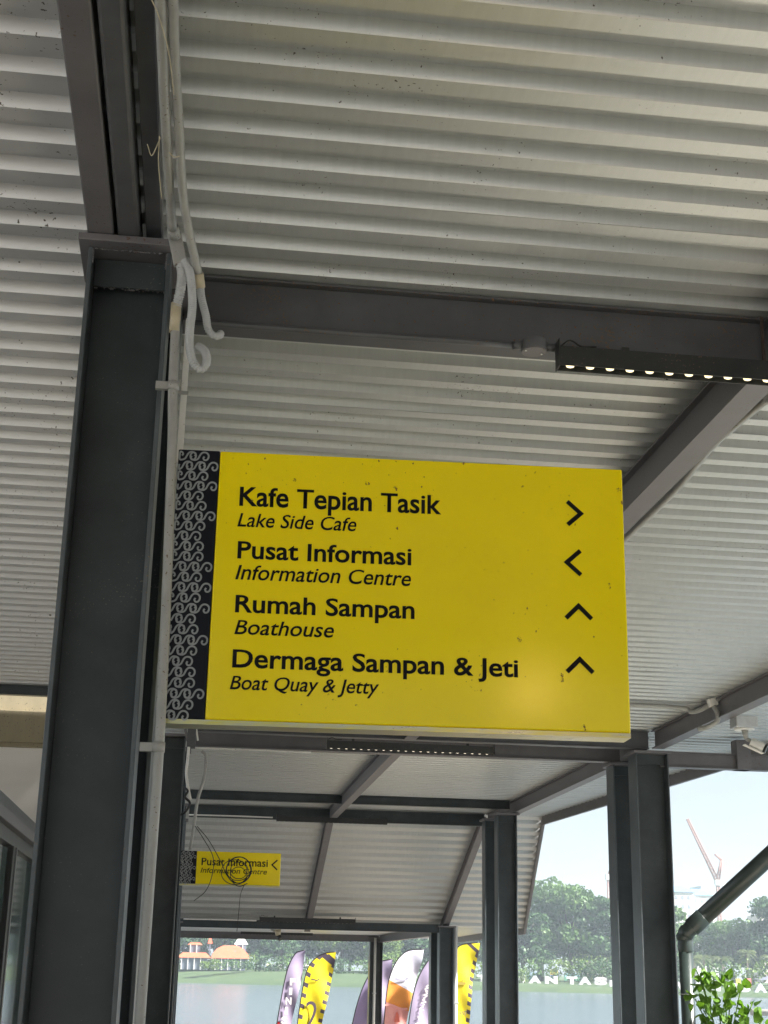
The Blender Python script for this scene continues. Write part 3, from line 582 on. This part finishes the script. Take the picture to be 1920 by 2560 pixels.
# ------------------------------------------------------------ feather flags on the landing
FC={}
def fm(name,c): 
    if name not in FC: FC[name]=mat('flag_'+name,c,.6,var=.06,scale=3)
    return FC[name]
def lerp_path(P,t):
    L_=[0]
    for a,b in zip(P,P[1:]): L_.append(L_[-1]+math.hypot(b[0]-a[0],b[1]-a[1]))
    s=t*L_[-1]
    for i in range(len(P)-1):
        if s<=L_[i+1] or i==len(P)-2:
            u=(s-L_[i])/(L_[i+1]-L_[i]); return (P[i][0]+(P[i+1][0]-P[i][0])*u,P[i][1]+(P[i+1][1]-P[i][1])*u)
def flag(name_label,x0,y,left,right,colour,paint=None,group='feather flags by the lake'):
    """left and right are outlines in metres from the flag's foot; paint(u,v)->material index"""
    o=thing('feather_flag',name_label,'flag',(x0,y,-1.2),group)
    Lc=[(p.x,p.z) for p in curve([(a,0,b) for a,b in left],6)]; Rc=[(p.x,p.z) for p in curve([(a,0,b) for a,b in right],4)]
    NU,NV=12,60; vs=[]; 
    for j in range(NV+1):
        l=lerp_path(Lc,j/NV); r=lerp_path(Rc,j/NV)
        for i in range(NU+1):
            u=i/NU; x=l[0]+(r[0]-l[0])*u; z=l[1]+(r[1]-l[1])*u
            vs.append((x,.05*math.sin(z*3.1+x*7+y)*u+.02*math.sin(z*11-x*9)*u,z))
    m=MB()
    for j in range(NV):
        for i in range(NU):
            m.cm=paint((i+.5)/NU,(j+.5)/NV) if paint else 0
            a=j*(NU+1)+i; b=len(m.v)
            m.v+= [vs[a],vs[a+1],vs[a+NU+2],vs[a+NU+1]]; m.f.append((b,b+1,b+2,b+3)); m.m.append(m.cm); m.sm.append(False)
    m.build('cloth',colour,o)
    MB().tube([(left[0][0]-.01,0,0)]+[(a-.012,0,b+.008) for a,b in Lc],.016,8).build('pole',M['black'],o)
    MB().cyl((left[0][0],0,0),(left[0][0],0,.03),.25,16).build('foot',M['black'],o)
    return o
Z=1.2
pur=fm('purple',(.30,.25,.36)); pur2=fm('violet',(.25,.20,.34)); yel=fm('yellow',(.75,.60,.01)); ora=fm('orange',(.80,.30,.05)); pnk=fm('pink',(.80,.36,.32)); whi=fm('white',(.66,.64,.72)); blk=fm('black',(.07,.05,.07)); red=fm('red',(.7,.03,.02))
f1=flag('slim grey-purple feather flag reading FINISH',2.6,44,[(0,.35),(.15,1.35),(.29,2.3),(.42,2.86),(.62,3.22),(.87,3.31)],[(.48,.35),(.55,1.25),(.70,2.0),(.80,2.5),(.86,3.1),(.872,3.30)],[pur,red],lambda u,v:1 if v<.30 and v<.30-.05*u else 0)
for i,ch in enumerate('FINISH'):
    zc=2.42-i*.268; xc=.54-i*.052; t=lettering('lettering',f1,ch,xc-(.045 if ch=='I' else .085),xc+(.045 if ch=='I' else .085),zc-.09,.18,'white',y=-.05,offset=.04)
def hazard(u,v):
    if v>.86: return 1 if (v-.86)<.055+.05*u and v<.93 else 0
    if u<.17 or u>.84: return 1 if (v*12+(.3*u if u<.5 else -.3*u))%1<.36 else 0
    return 0
f2=flag('yellow feather flag with black striped border and a large number 2',3.3,44,[(0,.2),(.04,1.26),(.16,2.25),(.30,2.83),(.55,3.12),(.80,3.24),(1.09,3.275)],[(.68,.2),(.74,1.26),(.92,2.1),(1.03,2.75),(1.07,3.05),(1.092,3.27)],[yel,blk],hazard)
t=lettering('lettering',f2,'2',.25,.60,1.1,.78,'ink',y=-.05,offset=0); t.data.materials[0]=blk
m=MB(); ribbon(m,[(.38,2.50),(.45,2.49),(.55,2.47),(.60,2.50),(.58,2.52)],.03,-.05); m.build('logo',blk,f2)
flag('purple feather flag half hidden left of the farthest right post',4.80,44,[(0,.4),(.15,1.27),(.30,1.9),(.485,2.4),(.7,2.75),(.9,2.9)],[(.55,.4),(.65,1.2),(.78,1.9),(.88,2.5),(.9,2.88)],[pur2])
flag('purple feather flag behind the white and orange one',5.35,45.5,[(0,.4),(.12,1.6),(.3,2.6),(.5,3.0),(.95,3.12)],[(.6,.4),(.75,1.6),(.9,2.6),(.955,3.1)],[pur])
def wp(u,v):
    if v>.60: return 0
    if v>.44: return 1
    return 2
f5=flag('white feather flag with orange and pink bands below',5.78,43.6,[(0,.3),(.045,1.28),(.13,2.26),(.25,2.75),(.45,3.12),(.75,3.36),(1.19,3.40)],[(.66,.3),(.70,1.29),(.86,2.1),(1.04,2.76),(1.14,3.1),(1.192,3.39)],[whi,ora,pnk],wp)
m=MB(); ribbon(m,[(.34,2.56),(.45,2.53),(.60,2.52),(.70,2.57),(.68,2.60)],.05,-.05); m.build('logo',fm('grey',(.35,.34,.42)),f5)
m=MB(); m.add([(.33,-.05,1.36),(.50,-.05,1.36),(.45,-.05,1.58),(.41,-.05,1.66),(.38,-.05,1.58)],[(0,1,2,3,4)]); m.build('figure_print',fm('coral',(.75,.16,.10)),f5)
m=MB(); ribbon(m,[(.05,1.82),(.25,1.83),(.5,1.74),(.72,1.73)],.05,-.05); m.build('swoosh_print',pnk,f5)
f6=flag('grey-purple feather flag with white script lettering, right of the white one',6.45,43.2,[(0,.3),(.05,1.28),(.17,2.1),(.33,2.62),(.55,3.0),(.75,3.2),(1.05,3.3)],[(.62,.3),(.68,1.28),(.82,2.1),(.95,2.8),(1.055,3.29)],[pur])
m=MB(); pts=[]
for k in range(26): pts.append((.33+.028*math.cos(k*1.9)+.010*k,1.45+k*.038+.014*math.sin(k*2.3)))
pts=[(x+(.05 if k%2 else -.04),z) for k,(x,z) in enumerate(pts)]; ribbon(m,pts,.028,-.05)
ribbon(m,[(.42,1.34),(.30,1.36),(.20,1.28),(.24,1.16),(.38,1.14),(.46,1.2)],.035,-.05); m.build('script_print',M['white'],f6)
def hz2(u,v):
    if v>.90: return 1 if (v-.90)<.04 else 0
    if u>.80: return 1 if (v*15)%1<.4 else 0
    return 0
f7=flag('yellow feather flag with black striped right border, right of the middle posts',7.75,44,[(0,.2),(.03,1.3),(.10,2.5),(.18,3.1),(.34,3.48),(.60,3.6),(.99,3.63)],[(.66,.2),(.68,1.32),(.76,2.36),(.90,3.1),(.985,3.58),(.99,3.62)],[yel,blk],hz2)
t=lettering('lettering',f7,'MERCHANT',-.02,.585,1.56,.12,'ink',y=-.05,offset=.01); t.data.materials[0]=blk
m=MB(); m.box(.22,.56,-.051,-.05,2.42,2.50); m.add([(.42,-.05,2.52),(.50,-.05,2.52),(.47,-.05,2.58)],[(0,1,2)]); m.build('logo',fm('olive',(.35,.26,.03)),f7)

# ------------------------------------------------------------ far shore
def crown(m,c,rad,n,size,rr,flat=.8):
    c=Vector(c)
    for _ in range(n):
        d=Vector((rr.gauss(0,1),rr.gauss(0,1),rr.gauss(0,1))).normalized(); r=rr.uniform(.55,1.0)**.6
        nn=noise.noise(d*2.1+c)*.35+1
        p=c+Vector((d.x*rad[0],d.y*rad[1],d.z*rad[2]))*r*nn
        a=Vector((rr.gauss(0,1),rr.gauss(0,1),rr.gauss(0,1))).normalized(); b=a.cross(Vector((rr.gauss(0,1),rr.gauss(0,1),rr.gauss(0,1)))).normalized(); b=a.cross(b)
        s=size*rr.uniform(.6,1.4)
        m.add([p-a*s,p+b*s*.6,p+a*s,p-b*s*.6],[(0,1,2,3)])
def make_tree(seed,h,w,leaf,spread=1):
    rr=random.Random(seed); o=thing('tree')
    th=h*.30; m=MB(); m.tube(curve([(0,0,-.5),(rr.uniform(-.2,.2),0,th*.5),(rr.uniform(-.4,.4),0,th)],4),[.55,.5,.46,.42,.4,.38,.37,.36,.35][:9],8); 
    tips=[]
    for k in range(7):
        a=k*2*math.pi/7+rr.uniform(-.3,.3); e=rr.uniform(.35,.8)*w; zz=h*rr.uniform(.5,.85); tips.append((math.cos(a)*e*.8,math.sin(a)*e*.8,zz))
        m.tube([(0,0,th*.9),(math.cos(a)*e*.35,math.sin(a)*e*.35,th+(zz-th)*.55),(math.cos(a)*e*.75,math.sin(a)*e*.75,zz)],[.26,.16,.05],6)
    m.build('trunk',M['bark'],o)
    m=MB(); tips.append((0,0,h*.82)); tips+=[(math.cos(q)*w*.62,math.sin(q)*w*.62,h*(.36+.05*(q%2))) for q in (0,1.1,2.2,3.2,4.2,5.3)]; tips.append((w*.2,0,h*.66)); tips.append((-w*.25,0,h*.6))
    for t in tips:
        r=w*rr.uniform(.30,.42); crown(m,t,(r*1.1,r*1.1,r*.66),260,.34,rr)
        for _ in range(3): crown(m,(t[0]+rr.uniform(-1,1)*r,t[1]+rr.uniform(-1,1)*r,t[2]+rr.uniform(-.3,.6)*r),(r*.45,r*.45,r*.35),70,.3,rr)
    m.build('crown',M[leaf],o); return o
protos={}
def place_tree(kind,x,y,z,h,w,label,rz):
    if kind not in protos:
        protos[kind]=make_tree(kind[1]+3,15,6.5,kind[0]); o=protos[kind]
    else: o=copy_tree(protos[kind])
    o.location=(x,y,z); o.scale=(w/6.5,w/6.5,h/15); o.rotation_euler=(0,0,rz)
    tag(o,label,'tree','trees along the far shore')
TR=[ # x,y,h,w,kind,label
 (-14,345,17,9,('leafA',0),'dark tree beyond the left post, left of the orange roofs'),
 (-2,352,18,9,('leafA',1),'tall dark tree behind the long low orange roof'),
 (8.5,358,19,8,('leafC',0),'pale green tree rising behind the dome shaped orange roof'),
 (17,350,17,8,('leafA',2),'dark tree just right of the dome shaped orange roof'),
 (22,346,15,7,('leafA',0),'blue-green tree above the purple FINISH flag'),
 (28.5,352,18,8,('leafB',0),'mid green tree above the yellow flag with the number 2'),
 (36,346,17,8,('leafC',0),'yellow-green tree left of the farthest right post'),
 (45,340,19,9,('leafB',1),'mid green tree behind the white feather flag'),
 (43,322,9,5,('leafC',1),'low bright green tree right above the white feather flag'),
 (54,336,17,9,('leafA',1),'dark tree hidden between the middle posts'),
 (61,322,15,7,('leafC',1),'bright green tree behind the yellow flag at the middle posts'),
 (66.5,318,16.5,8,('leafB',0),'bushy green tree at the left of the open view, lower than its neighbour'),
 (72,314,15,8,('leafA',2),'dark blue-green tree in the middle of the open view'),
 (77,320,23.5,9.5,('leafB',1),'tall spreading tree rising highest in the open view'),
 (83,316,22,8.5,('leafB',0),'tall tree with a dark thick trunk left of the widest right post'),
 (91,312,19,9,('leafA',0),'dark tree behind the widest right posts'),
 (102.5,312,18.5,6,('leafB',1),'tree top showing just right of the widest right post'),
 (109,320,14,7,('leafB',0),'low tree under the white tower buildings'),
 (118,312,15,7,('leafB',1),'loose green tree under the sloping downpipe'),
 (125.5,306,20,8,('leafA',2),'tall tree at the right edge above the palms'),
 (134,300,18,9,('leafB',0),'tree beyond the right picture edge'),
 (-26,350,18,9,('leafB',0),'tree far beyond the left edge'),
 (144,300,17,9,('leafA',1),'dark tree far beyond the right picture edge'),
]
for i,(x,y,h,w,k,lb) in enumerate(TR): place_tree(k,x,y,.6 if x<50 else -.4,h,w,lb,i*1.3)
RT=random.Random(5); m=MB()
for i in range(26):
    x=-34+i*7.2+RT.uniform(-1.5,1.5); yy=364-max(0,x)*.35+RT.uniform(-4,4); hh=RT.uniform(11.5,14.5) if not(97<x<116) else 10.5; m.cm=i%3
    for k in range(11): 
        q=RT.uniform(0,6.28); e=RT.uniform(0,4.6); rd=RT.uniform(2.3,3.4); crown(m,(x+math.cos(q)*e,yy+math.sin(q)*e,.5+hh*RT.uniform(.28,.84)),(rd,rd,rd*.66),240,.40,RT)
    m.cm=3; m.tube([(x,yy,0),(x+RT.uniform(-.5,.5),yy,hh*.5)],[.45,.25],6)
tag(m.build('distant_wood',[M['leafA'],M['leafB'],M['leafC'],M['bark']]),'dense dark wood behind the trees on the far bank','wood',kind='stuff')
# shrubs
def bush(x,y,z,w,h,leaf,label,seed):
    rr=random.Random(seed); m=MB()
    for k in range(5): crown(m,(rr.uniform(-.4,.4)*w,0,h*rr.uniform(.3,.6)),(w*.35,w*.35,h*.4),70,.18,rr)
    o=tag(m.build('shrub',M[leaf]),label,'shrub','shrubs on the far bank'); o.location=(x,y,z)
for i,(x,y,z,w,h,lf,lb) in enumerate([(3.6,322,1,2.4,2.0,'leafC','yellow-green shrub in front of the long low orange roof'),(6.6,323,1.1,3,2.6,'leafC','bright shrub under the left end of the dome shaped roof'),(9.6,324,1,3.4,2.2,'leafB','green shrub under the middle of the dome shaped roof'),(12.5,325,1,3,2,'leafA','dark shrub under the right end of the dome shaped roof'),
   (28,318,.9,3.5,2.4,'leafC','bright shrub behind the number 2 flag'),(39,314,.7,3,2,'leafB','shrub by the farthest right post'),(66.5,292,-.4,2,3.2,'leafC','bright cone shrub left of the pale blue banner'),(73.8,292,-.4,2,3.6,'leafC','cone shrub behind the yellow playground frame'),(76.6,292,-.4,2,3.6,'leafC','cone shrub behind the teal banner'),(80.2,290,-.4,2,3.8,'leafB','cone shrub right of the red kiosk'),
   (118,262,-.6,3,1.3,'leafB','low shrub beyond the last letter on the bank')]): bush(x,y,z,w,h,lf,lb,i+50)
m=MB(); rr=random.Random(300)
for i in range(34):
    x=-30+i*5.3+RT.uniform(-1,1); yy=shore_y(x)+RT.uniform(20,26); m.cm=i%3
    for k in range(6): crown(m,(x+rr.uniform(-.45,.45)*6.5,yy+rr.uniform(-1,1),.2+rr.uniform(1.2,3.0)),(2.2,1.4,1.9),90,.27,rr)
tag(m.build('undergrowth',[M['leafA'],M['leafB'],M['leafC']]),'low thicket closing the gaps between the trunks on the far bank','undergrowth',kind='stuff')
# palms
def palm(x,y,z,h,label,seed):
    rr=random.Random(seed); o=thing('palm_tree',label,'palm tree',(x,y,z),'palm trees on the far bank')
    MB().tube([(0,0,-.3),(.05,0,h*.5),(0,0,h)],[.34,.27,.22],8).build('trunk',M['bark'],o); m=MB()
    for k in range(26):
        a=k*2.4; el=rr.uniform(-.35,1.1); Lf=rr.uniform(2.0,2.8); pts=[]
        for t in range(7):
            u=t/6; pts.append(Vector((math.cos(a)*Lf*u*math.cos(el*(1-.5*u)),math.sin(a)*Lf*u*math.cos(el*(1-.5*u)),h+Lf*(math.sin(el)*u-.75*u*u))))
        for t in range(6):
            p,q=pts[t],pts[t+1]; d=(q-p).normalized(); s=d.cross(Vector((0,0,1))).normalized()
            for sg_ in(-1,1):
                for w_ in(0,.5):
                    c=p.lerp(q,w_); m.add([c,c+d*.12,c+s*sg_*.42*(1-t/9)+d*.22-Vector((0,0,.22))],[(0,1,2)])
    m.build('crown',M['frond'],o)
for i,(x,y,h,lb) in enumerate([(103.5,275,5.2,'palm nearest the green downpipe'),(107.6,280,5.6,'left palm of the clear group under the sloping pipe'),(112.3,282,5.4,'middle palm of the group at the right edge'),(116.2,278,6.6,'tallest palm at the right edge of the picture'),(120.5,276,5.8,'palm cut by the right picture edge')]): palm(x*.93,y,-.5,h,lb,i+90)
# orange-roofed pavilions
def house(x,y,z,w,d,h,roofh,label,inset=.6,overh=.5,rm=None,dome=False):
    o=thing('pavilion',label,'building',(x,y,z)); 
    MB().box(-w/2+.3,w/2-.3,0,d,0,h).build('wall',HW,o)
    for k in range(int(w//1.4)): MB().box(-w/2+.35+k*1.4,-w/2+.55+k*1.4,-.3,-.1,0,h).build('column',M['white'],o)
    m=MB(); a,b=w/2+overh,w/2-inset*w*.5
    if dome:
        P=[(a,h),(a*.92,h+roofh*.35),(a*.72,h+roofh*.72),(a*.42,h+roofh*.95),(a*.2,h+roofh)]
    else: P=[(a,h),(b,h+roofh)]
    vs=[];n=len(P)
    for (xx,zz) in P:
        t=(zz-h)/roofh; y0=-overh+t*d*.5; y1=d+overh-t*d*.5
        vs+=[(-xx,y0,zz),(xx,y0,zz),(xx,y1,zz),(-xx,y1,zz)]
    fs=[(0,3,2,1)]
    for i in range(n-1):
        for k in range(4): k2=(k+1)%4; fs.append((4*i+k,4*i+k2,4*i+4+k2,4*i+4+k))
    fs.append((4*n-4,4*n-3,4*n-2,4*n-1)); m.add(vs,fs); m.build('roof',rm,o); return o
HW=mat('dark_blue_grey_wall',(.12,.14,.18),.8); OR=mat('orange_tile_roof',(.60,.11,.045),.75,var=.12,scale=1.2,specks=.8,speck_col=(.25,.12,.08),speck_scale=1.6)  # one even dark blue-grey for all pavilion walls
house(1.7,332,.9,6.4,5,2.5,1.1,'long low orange roofed pavilion at the left of the lake view',.2,rm=OR)
house(9.6,332,.9,7.4,6,2.5,2.8,'orange roofed pavilion with a dome shaped roof on the far bank',.5,rm=OR,dome=True)
house(1.8,338,3.9,3.0,3,2.3,.5,'small upper roof tier above the long orange roof',.3,.2,rm=OR)
house(5.1,337,3.9,.9,1,2.6,1.5,'narrow orange turret between the two orange roofs',.6,.1,rm=OR)
house(12.2,340,.9,3.0,3,5.6,1.3,'whitish house peeping over the dome shaped roof',.5,.1,rm=M['white'])
for i,(x,w,c,lb) in enumerate([(16.9,1.3,'tentyellow','pale yellow tent beside the white tent on the far bank'),(18.6,2.0,'tentwhite','white tent left of the FINISH flag on the far bank'),(22.2,1.4,'tentcream','cream tent right beside the FINISH flag'),(24.6,1.1,'tentwhite','tiny white tent between the first two flags')]):
    cmt=fm(c,{'tentyellow':(.7,.68,.35),'tentwhite':(.78,.77,.72),'tentcream':(.62,.52,.38)}[c]); o=thing('tent',lb,'tent',(x*1.08,330,1.0))
    MB().add([(-w/2,0,1.1),(w/2,0,1.1),(w/2,w,1.1),(-w/2,w,1.1),(0,w/2,1.9)],[(0,1,4),(1,2,4),(2,3,4),(3,0,4),(0,3,2,1)]).build('canopy',cmt,o); MB().box(-w/2+.05,w/2-.05,w*.6,w*.95,0,1.09).build('side_wall',cmt,o)
# banners and kiosks right
def board(x,y,z,w,h,c,label,name='banner_board',cat='banner',c2=None):
    o=thing(name,label,cat,(x,y,z)); MB().box(-w/2,w/2,0,.15,.6,.6+h).build('panel',c,o)
    if c2: MB().box(-w/2+.02,w/2-.02,-.02,-.002,.62,.6+h*.5).build('panel',c2,o)
    for s in(-1,1): MB().box(s*w/2*.9-.05,s*w/2*.9+.05,.16,.26,0,.6+h).build('post',M['frame'],o)
board(69.6,298,-.3,3.1,1.5,fm('paleblue',(.36,.48,.62)),'pale blue banner board above the letters on the far bank',c2=fm('teal',(.12,.26,.28)))
board(78.2,297,-.4,3.3,1.5,fm('paleteal',(.30,.52,.58)),'teal banner board above the T of TASIK',c2=fm('green',(.10,.28,.18)))
board(80.8,293,-.4,1.0,1.4,fm('redbox',(.55,.16,.15)),'small red kiosk right of the teal banner','kiosk','kiosk')
board(74.2,296,-.3,1.6,2.0,fm('playyellow',(.7,.5,.08)),'yellow playground frame between the two banners','play_frame','play frame',c2=fm('playblue',(.22,.28,.55)))
for (x,y,w,h,lb) in ((86.5,312,2.4,4.6,'plain beige building behind the dark tree trunk'),(90,312,2.6,5.4,'beige building with small windows by the widest right post')):
    o=thing('kiosk_building',lb,'building',(x,y,-.3)); MB().box(-w/2,w/2,0,3,0,h).build('wall',fm('beige',(.50,.44,.36)),o,.02)
    for k in range(3): MB().box(w*.12,w*.38,-.04,-.003,.8+k*1.3,1.5+k*1.3).build('window',M['glass'],o)
o=thing('parasol','big grey parasol on the far bank below the palms','parasol',(107,262,-.6)); MB().add([(-2.2,-2.2,1.8),(2.2,-2.2,1.8),(2.2,2.2,1.8),(-2.2,2.2,1.8),(0,0,3.0)],[(0,1,4),(1,2,4),(2,3,4),(3,0,4),(0,3,2,1)]).build('canopy',fm('greytent',(.30,.31,.37)),o); MB().cyl((0,0,0),(0,0,2.9),.05,8).build('pole',M['frame'],o)
board(101.6,266,-.7,.9,1.4,fm('playyellow',(.7,.5,.08)),'yellow stall under the palms by the vine','stall','stall'); board(103.6,266,-.7,1.0,1.5,fm('redbox',(.5,.1,.1)),'red stall under the palms','stall','stall')
# boat
o=thing('boat','small blue boat moored at the right end of the far bank','boat',(100.7,241.5,-1.8)); MB().add([(-1.3,-.5,.45),(1.3,-.5,.45),(1.6,0,.5),(1.3,.5,.45),(-1.3,.5,.45),(-1,-.3,-.1),(1,-.3,-.1),(1.1,0,-.1),(1,.3,-.1),(-1,.3,-.1)],[(0,1,6,5),(1,2,7,6),(2,3,8,7),(3,4,9,8),(4,0,5,9),(0,4,3,2,1)]).build('hull',fm('boatblue',(.10,.25,.62)),o)
MB().box(-.5,.5,-.3,.3,.46,.62).build('seat',M['white'],o)
# letters TAMAN TASIK TITIWANGSA
LT=[('T',60.15,299.5,2.9),('A',63.15,296.6,3.0),('M',66.4,293.6,3.0),('A',69.0,290.9,3.0),('N',71.6,288,2.9),('T',74.8,284.3,2.5),('A',76.8,282,2.9),('S',79.2,279.4,2.9),('I',80.8,277.5,1.0),('K',82.4,275.6,2.5),
    ('T',85.0,271.9,2.4),('I',86.2,270.3,1.0),('T',87.4,268.6,2.4),('I',88.6,267,1.0),('W',90.4,264.2,3.0),('A',92.2,261.3,2.8),('N',94.1,258.2,2.6),('G',96.1,255,2.5),('S',97.7,252.9,2.4),('A',99.55,250.2,2.6)]
lw=thing('letter_sign','row of big white letters spelling TAMAN TASIK TITIWANGSA on the far bank','sign',(60,290,-1))
for ch,x,y,w in LT:
    zb=-.25 if x<80 else -.75
    me=text_mesh(ch,1,0,.075); xs_=[v.co.x for v in me.vertices]; a,b=min(xs_),max(xs_); w=w*.88
    m=MB(); bm=[(( v.co.x-a)/(b-a)*w-w/2,v.co.y/.80*1.4) for v in me.vertices]; base=[tuple(p.vertices) for p in me.polygons]; N_=len(bm)
    m.add([(x-60+p[0],y-290,zb+1+p[1]) for p in bm]+[(x-60+p[0],y-290+.5,zb+1+p[1]) for p in bm],base+[tuple(N_+i for i in f[::-1]) for f in base])
    from collections import Counter
    ec=Counter(); 
    for f in base:
        for i in range(len(f)): ec[(f[i],f[(i+1)%len(f)])]+=1
    for (i,j) in list(ec):
        if (j,i) not in ec: m.add([m.v[i],m.v[j],m.v[N_+j],m.v[N_+i]],[(0,3,2,1)])
    m.build('letter',fm('letterwhite',(.50,.50,.49)),lw)
# towers
def tower(x,y,z,w,h,label,c,rc,win=True,rh=2.5):
    o=thing('apartment_tower',label,'building',(x,y,z)); MB().box(-w/2,w/2,0,12,0,h).build('wall',c,o)
    if rc: MB().add([(-w/2-.5,-.5,h),(w/2+.5,-.5,h),(w/2+.5,12.5,h),(-w/2-.5,12.5,h),(-w/2+1.5,6,h+rh),(w/2-1.5,6,h+rh)],[(0,1,5,4),(1,2,5),(2,3,4,5),(3,0,4),(0,3,2,1)]).build('roof',rc,o)
    if win:
        pw=None
        for r in range(5):
            for k in range(int(w//2.2)):
                if pw is None: pw=MB().box(0,1.0,-.06,-.005,0,1.3).build('window',fm('windowgrey',(.22,.25,.30)),o); q=pw
                else: q=pw.copy(); COL.objects.link(q)
                q.location=(-w/2+.7+k*2.2,0,h-2.6-r*3.1)
tw=fm('towerwhite',(.62,.62,.60)); tb=fm('roofblue',(.12,.25,.42))
tower(172.5,500,0,7.5,29.8,'white tower with a blue roof right of the widest right post',tw,tb); tower(180.5,503,0,7.5,29.0,'second white tower with a blue roof, under the crane',tw,tb)
tower(187,515,0,5,33,'narrow white tower half hidden by the sloping pipe',tw,None); tower(189,460,0,9,21,'pinkish apartment block behind the palms',fm('towerpink',(.60,.50,.47)),None); tower(201,480,0,9,25,'pale apartment block at the right edge behind the trees',fm('towerpink',(.60,.50,.47)),None)
# cranes
def crane(pts,mast,label,x,y,z):
    o=thing('tower_crane',label,'crane',(x,y,z)); st=fm('cranegrey',(.24,.09,.06))
    for nm,a,b,w in pts:
        a=Vector(a);b=Vector(b);m=MB(); d=(b-a); n=max(3,int(d.length/1.6)); s=d.cross(Vector((0,1,0))).normalized()*w/2; yv=Vector((0,w/2,0))
        for e in(s+yv,s-yv,-s+yv,-s-yv): m.tube([a+e,b+e*.5],.28,4)
        for k in range(n):
            p=a+d*(k/n); q=a+d*((k+1)/n); sg_=1 if k%2 else -1; m.tube([p+s*sg_,q-s*sg_],.2,4)
        m.build(nm,st,o)
    MB().box(-1.2,3.2,-1,1,mast-1.4,mast+.8).build('cab',fm('towerwhite',(.6,.6,.6)),o)
crane([('mast',(0,0,0),(0,0,40),1.8),('boom',(0,0,40),(-12.2,0,66),1.3),('frame',(0,0,40.5),(2.2,0,49),1.2),('tie',(2.2,0,49),(-.8,0,51.5),.5)],40,'luffing tower crane rising above the blue roofed towers',222.4,600,0)
crane([('mast',(0,0,0),(0,0,41),1.6),('boom',(0,0,41),(3.2,0,49),.9)],41,'small faint crane just above the tallest tree by the widest right post',174.5,600,0)

# ------------------------------------------------------------ air
hz=bpy.data.materials.new('pale_haze'); hz.use_nodes=True; t=hz.node_tree
for n_ in list(t.nodes):
    if n_.type!='OUTPUT_MATERIAL': t.nodes.remove(n_)
pv=t.nodes.new('ShaderNodeVolumePrincipled'); pv.inputs['Color'].default_value=(.80,.91,1,1); pv.inputs['Density'].default_value=.00045; pv.inputs['Anisotropy'].default_value=.2
t.links.new(pv.outputs[0],[n_ for n_ in t.nodes if n_.type=='OUTPUT_MATERIAL'][0].inputs['Volume'])
m=MB(); m.box(-720,930,-80,1300,-3.2,75); tag(m.build('haze',hz),'thin pale haze over the lake','haze',kind='stuff')
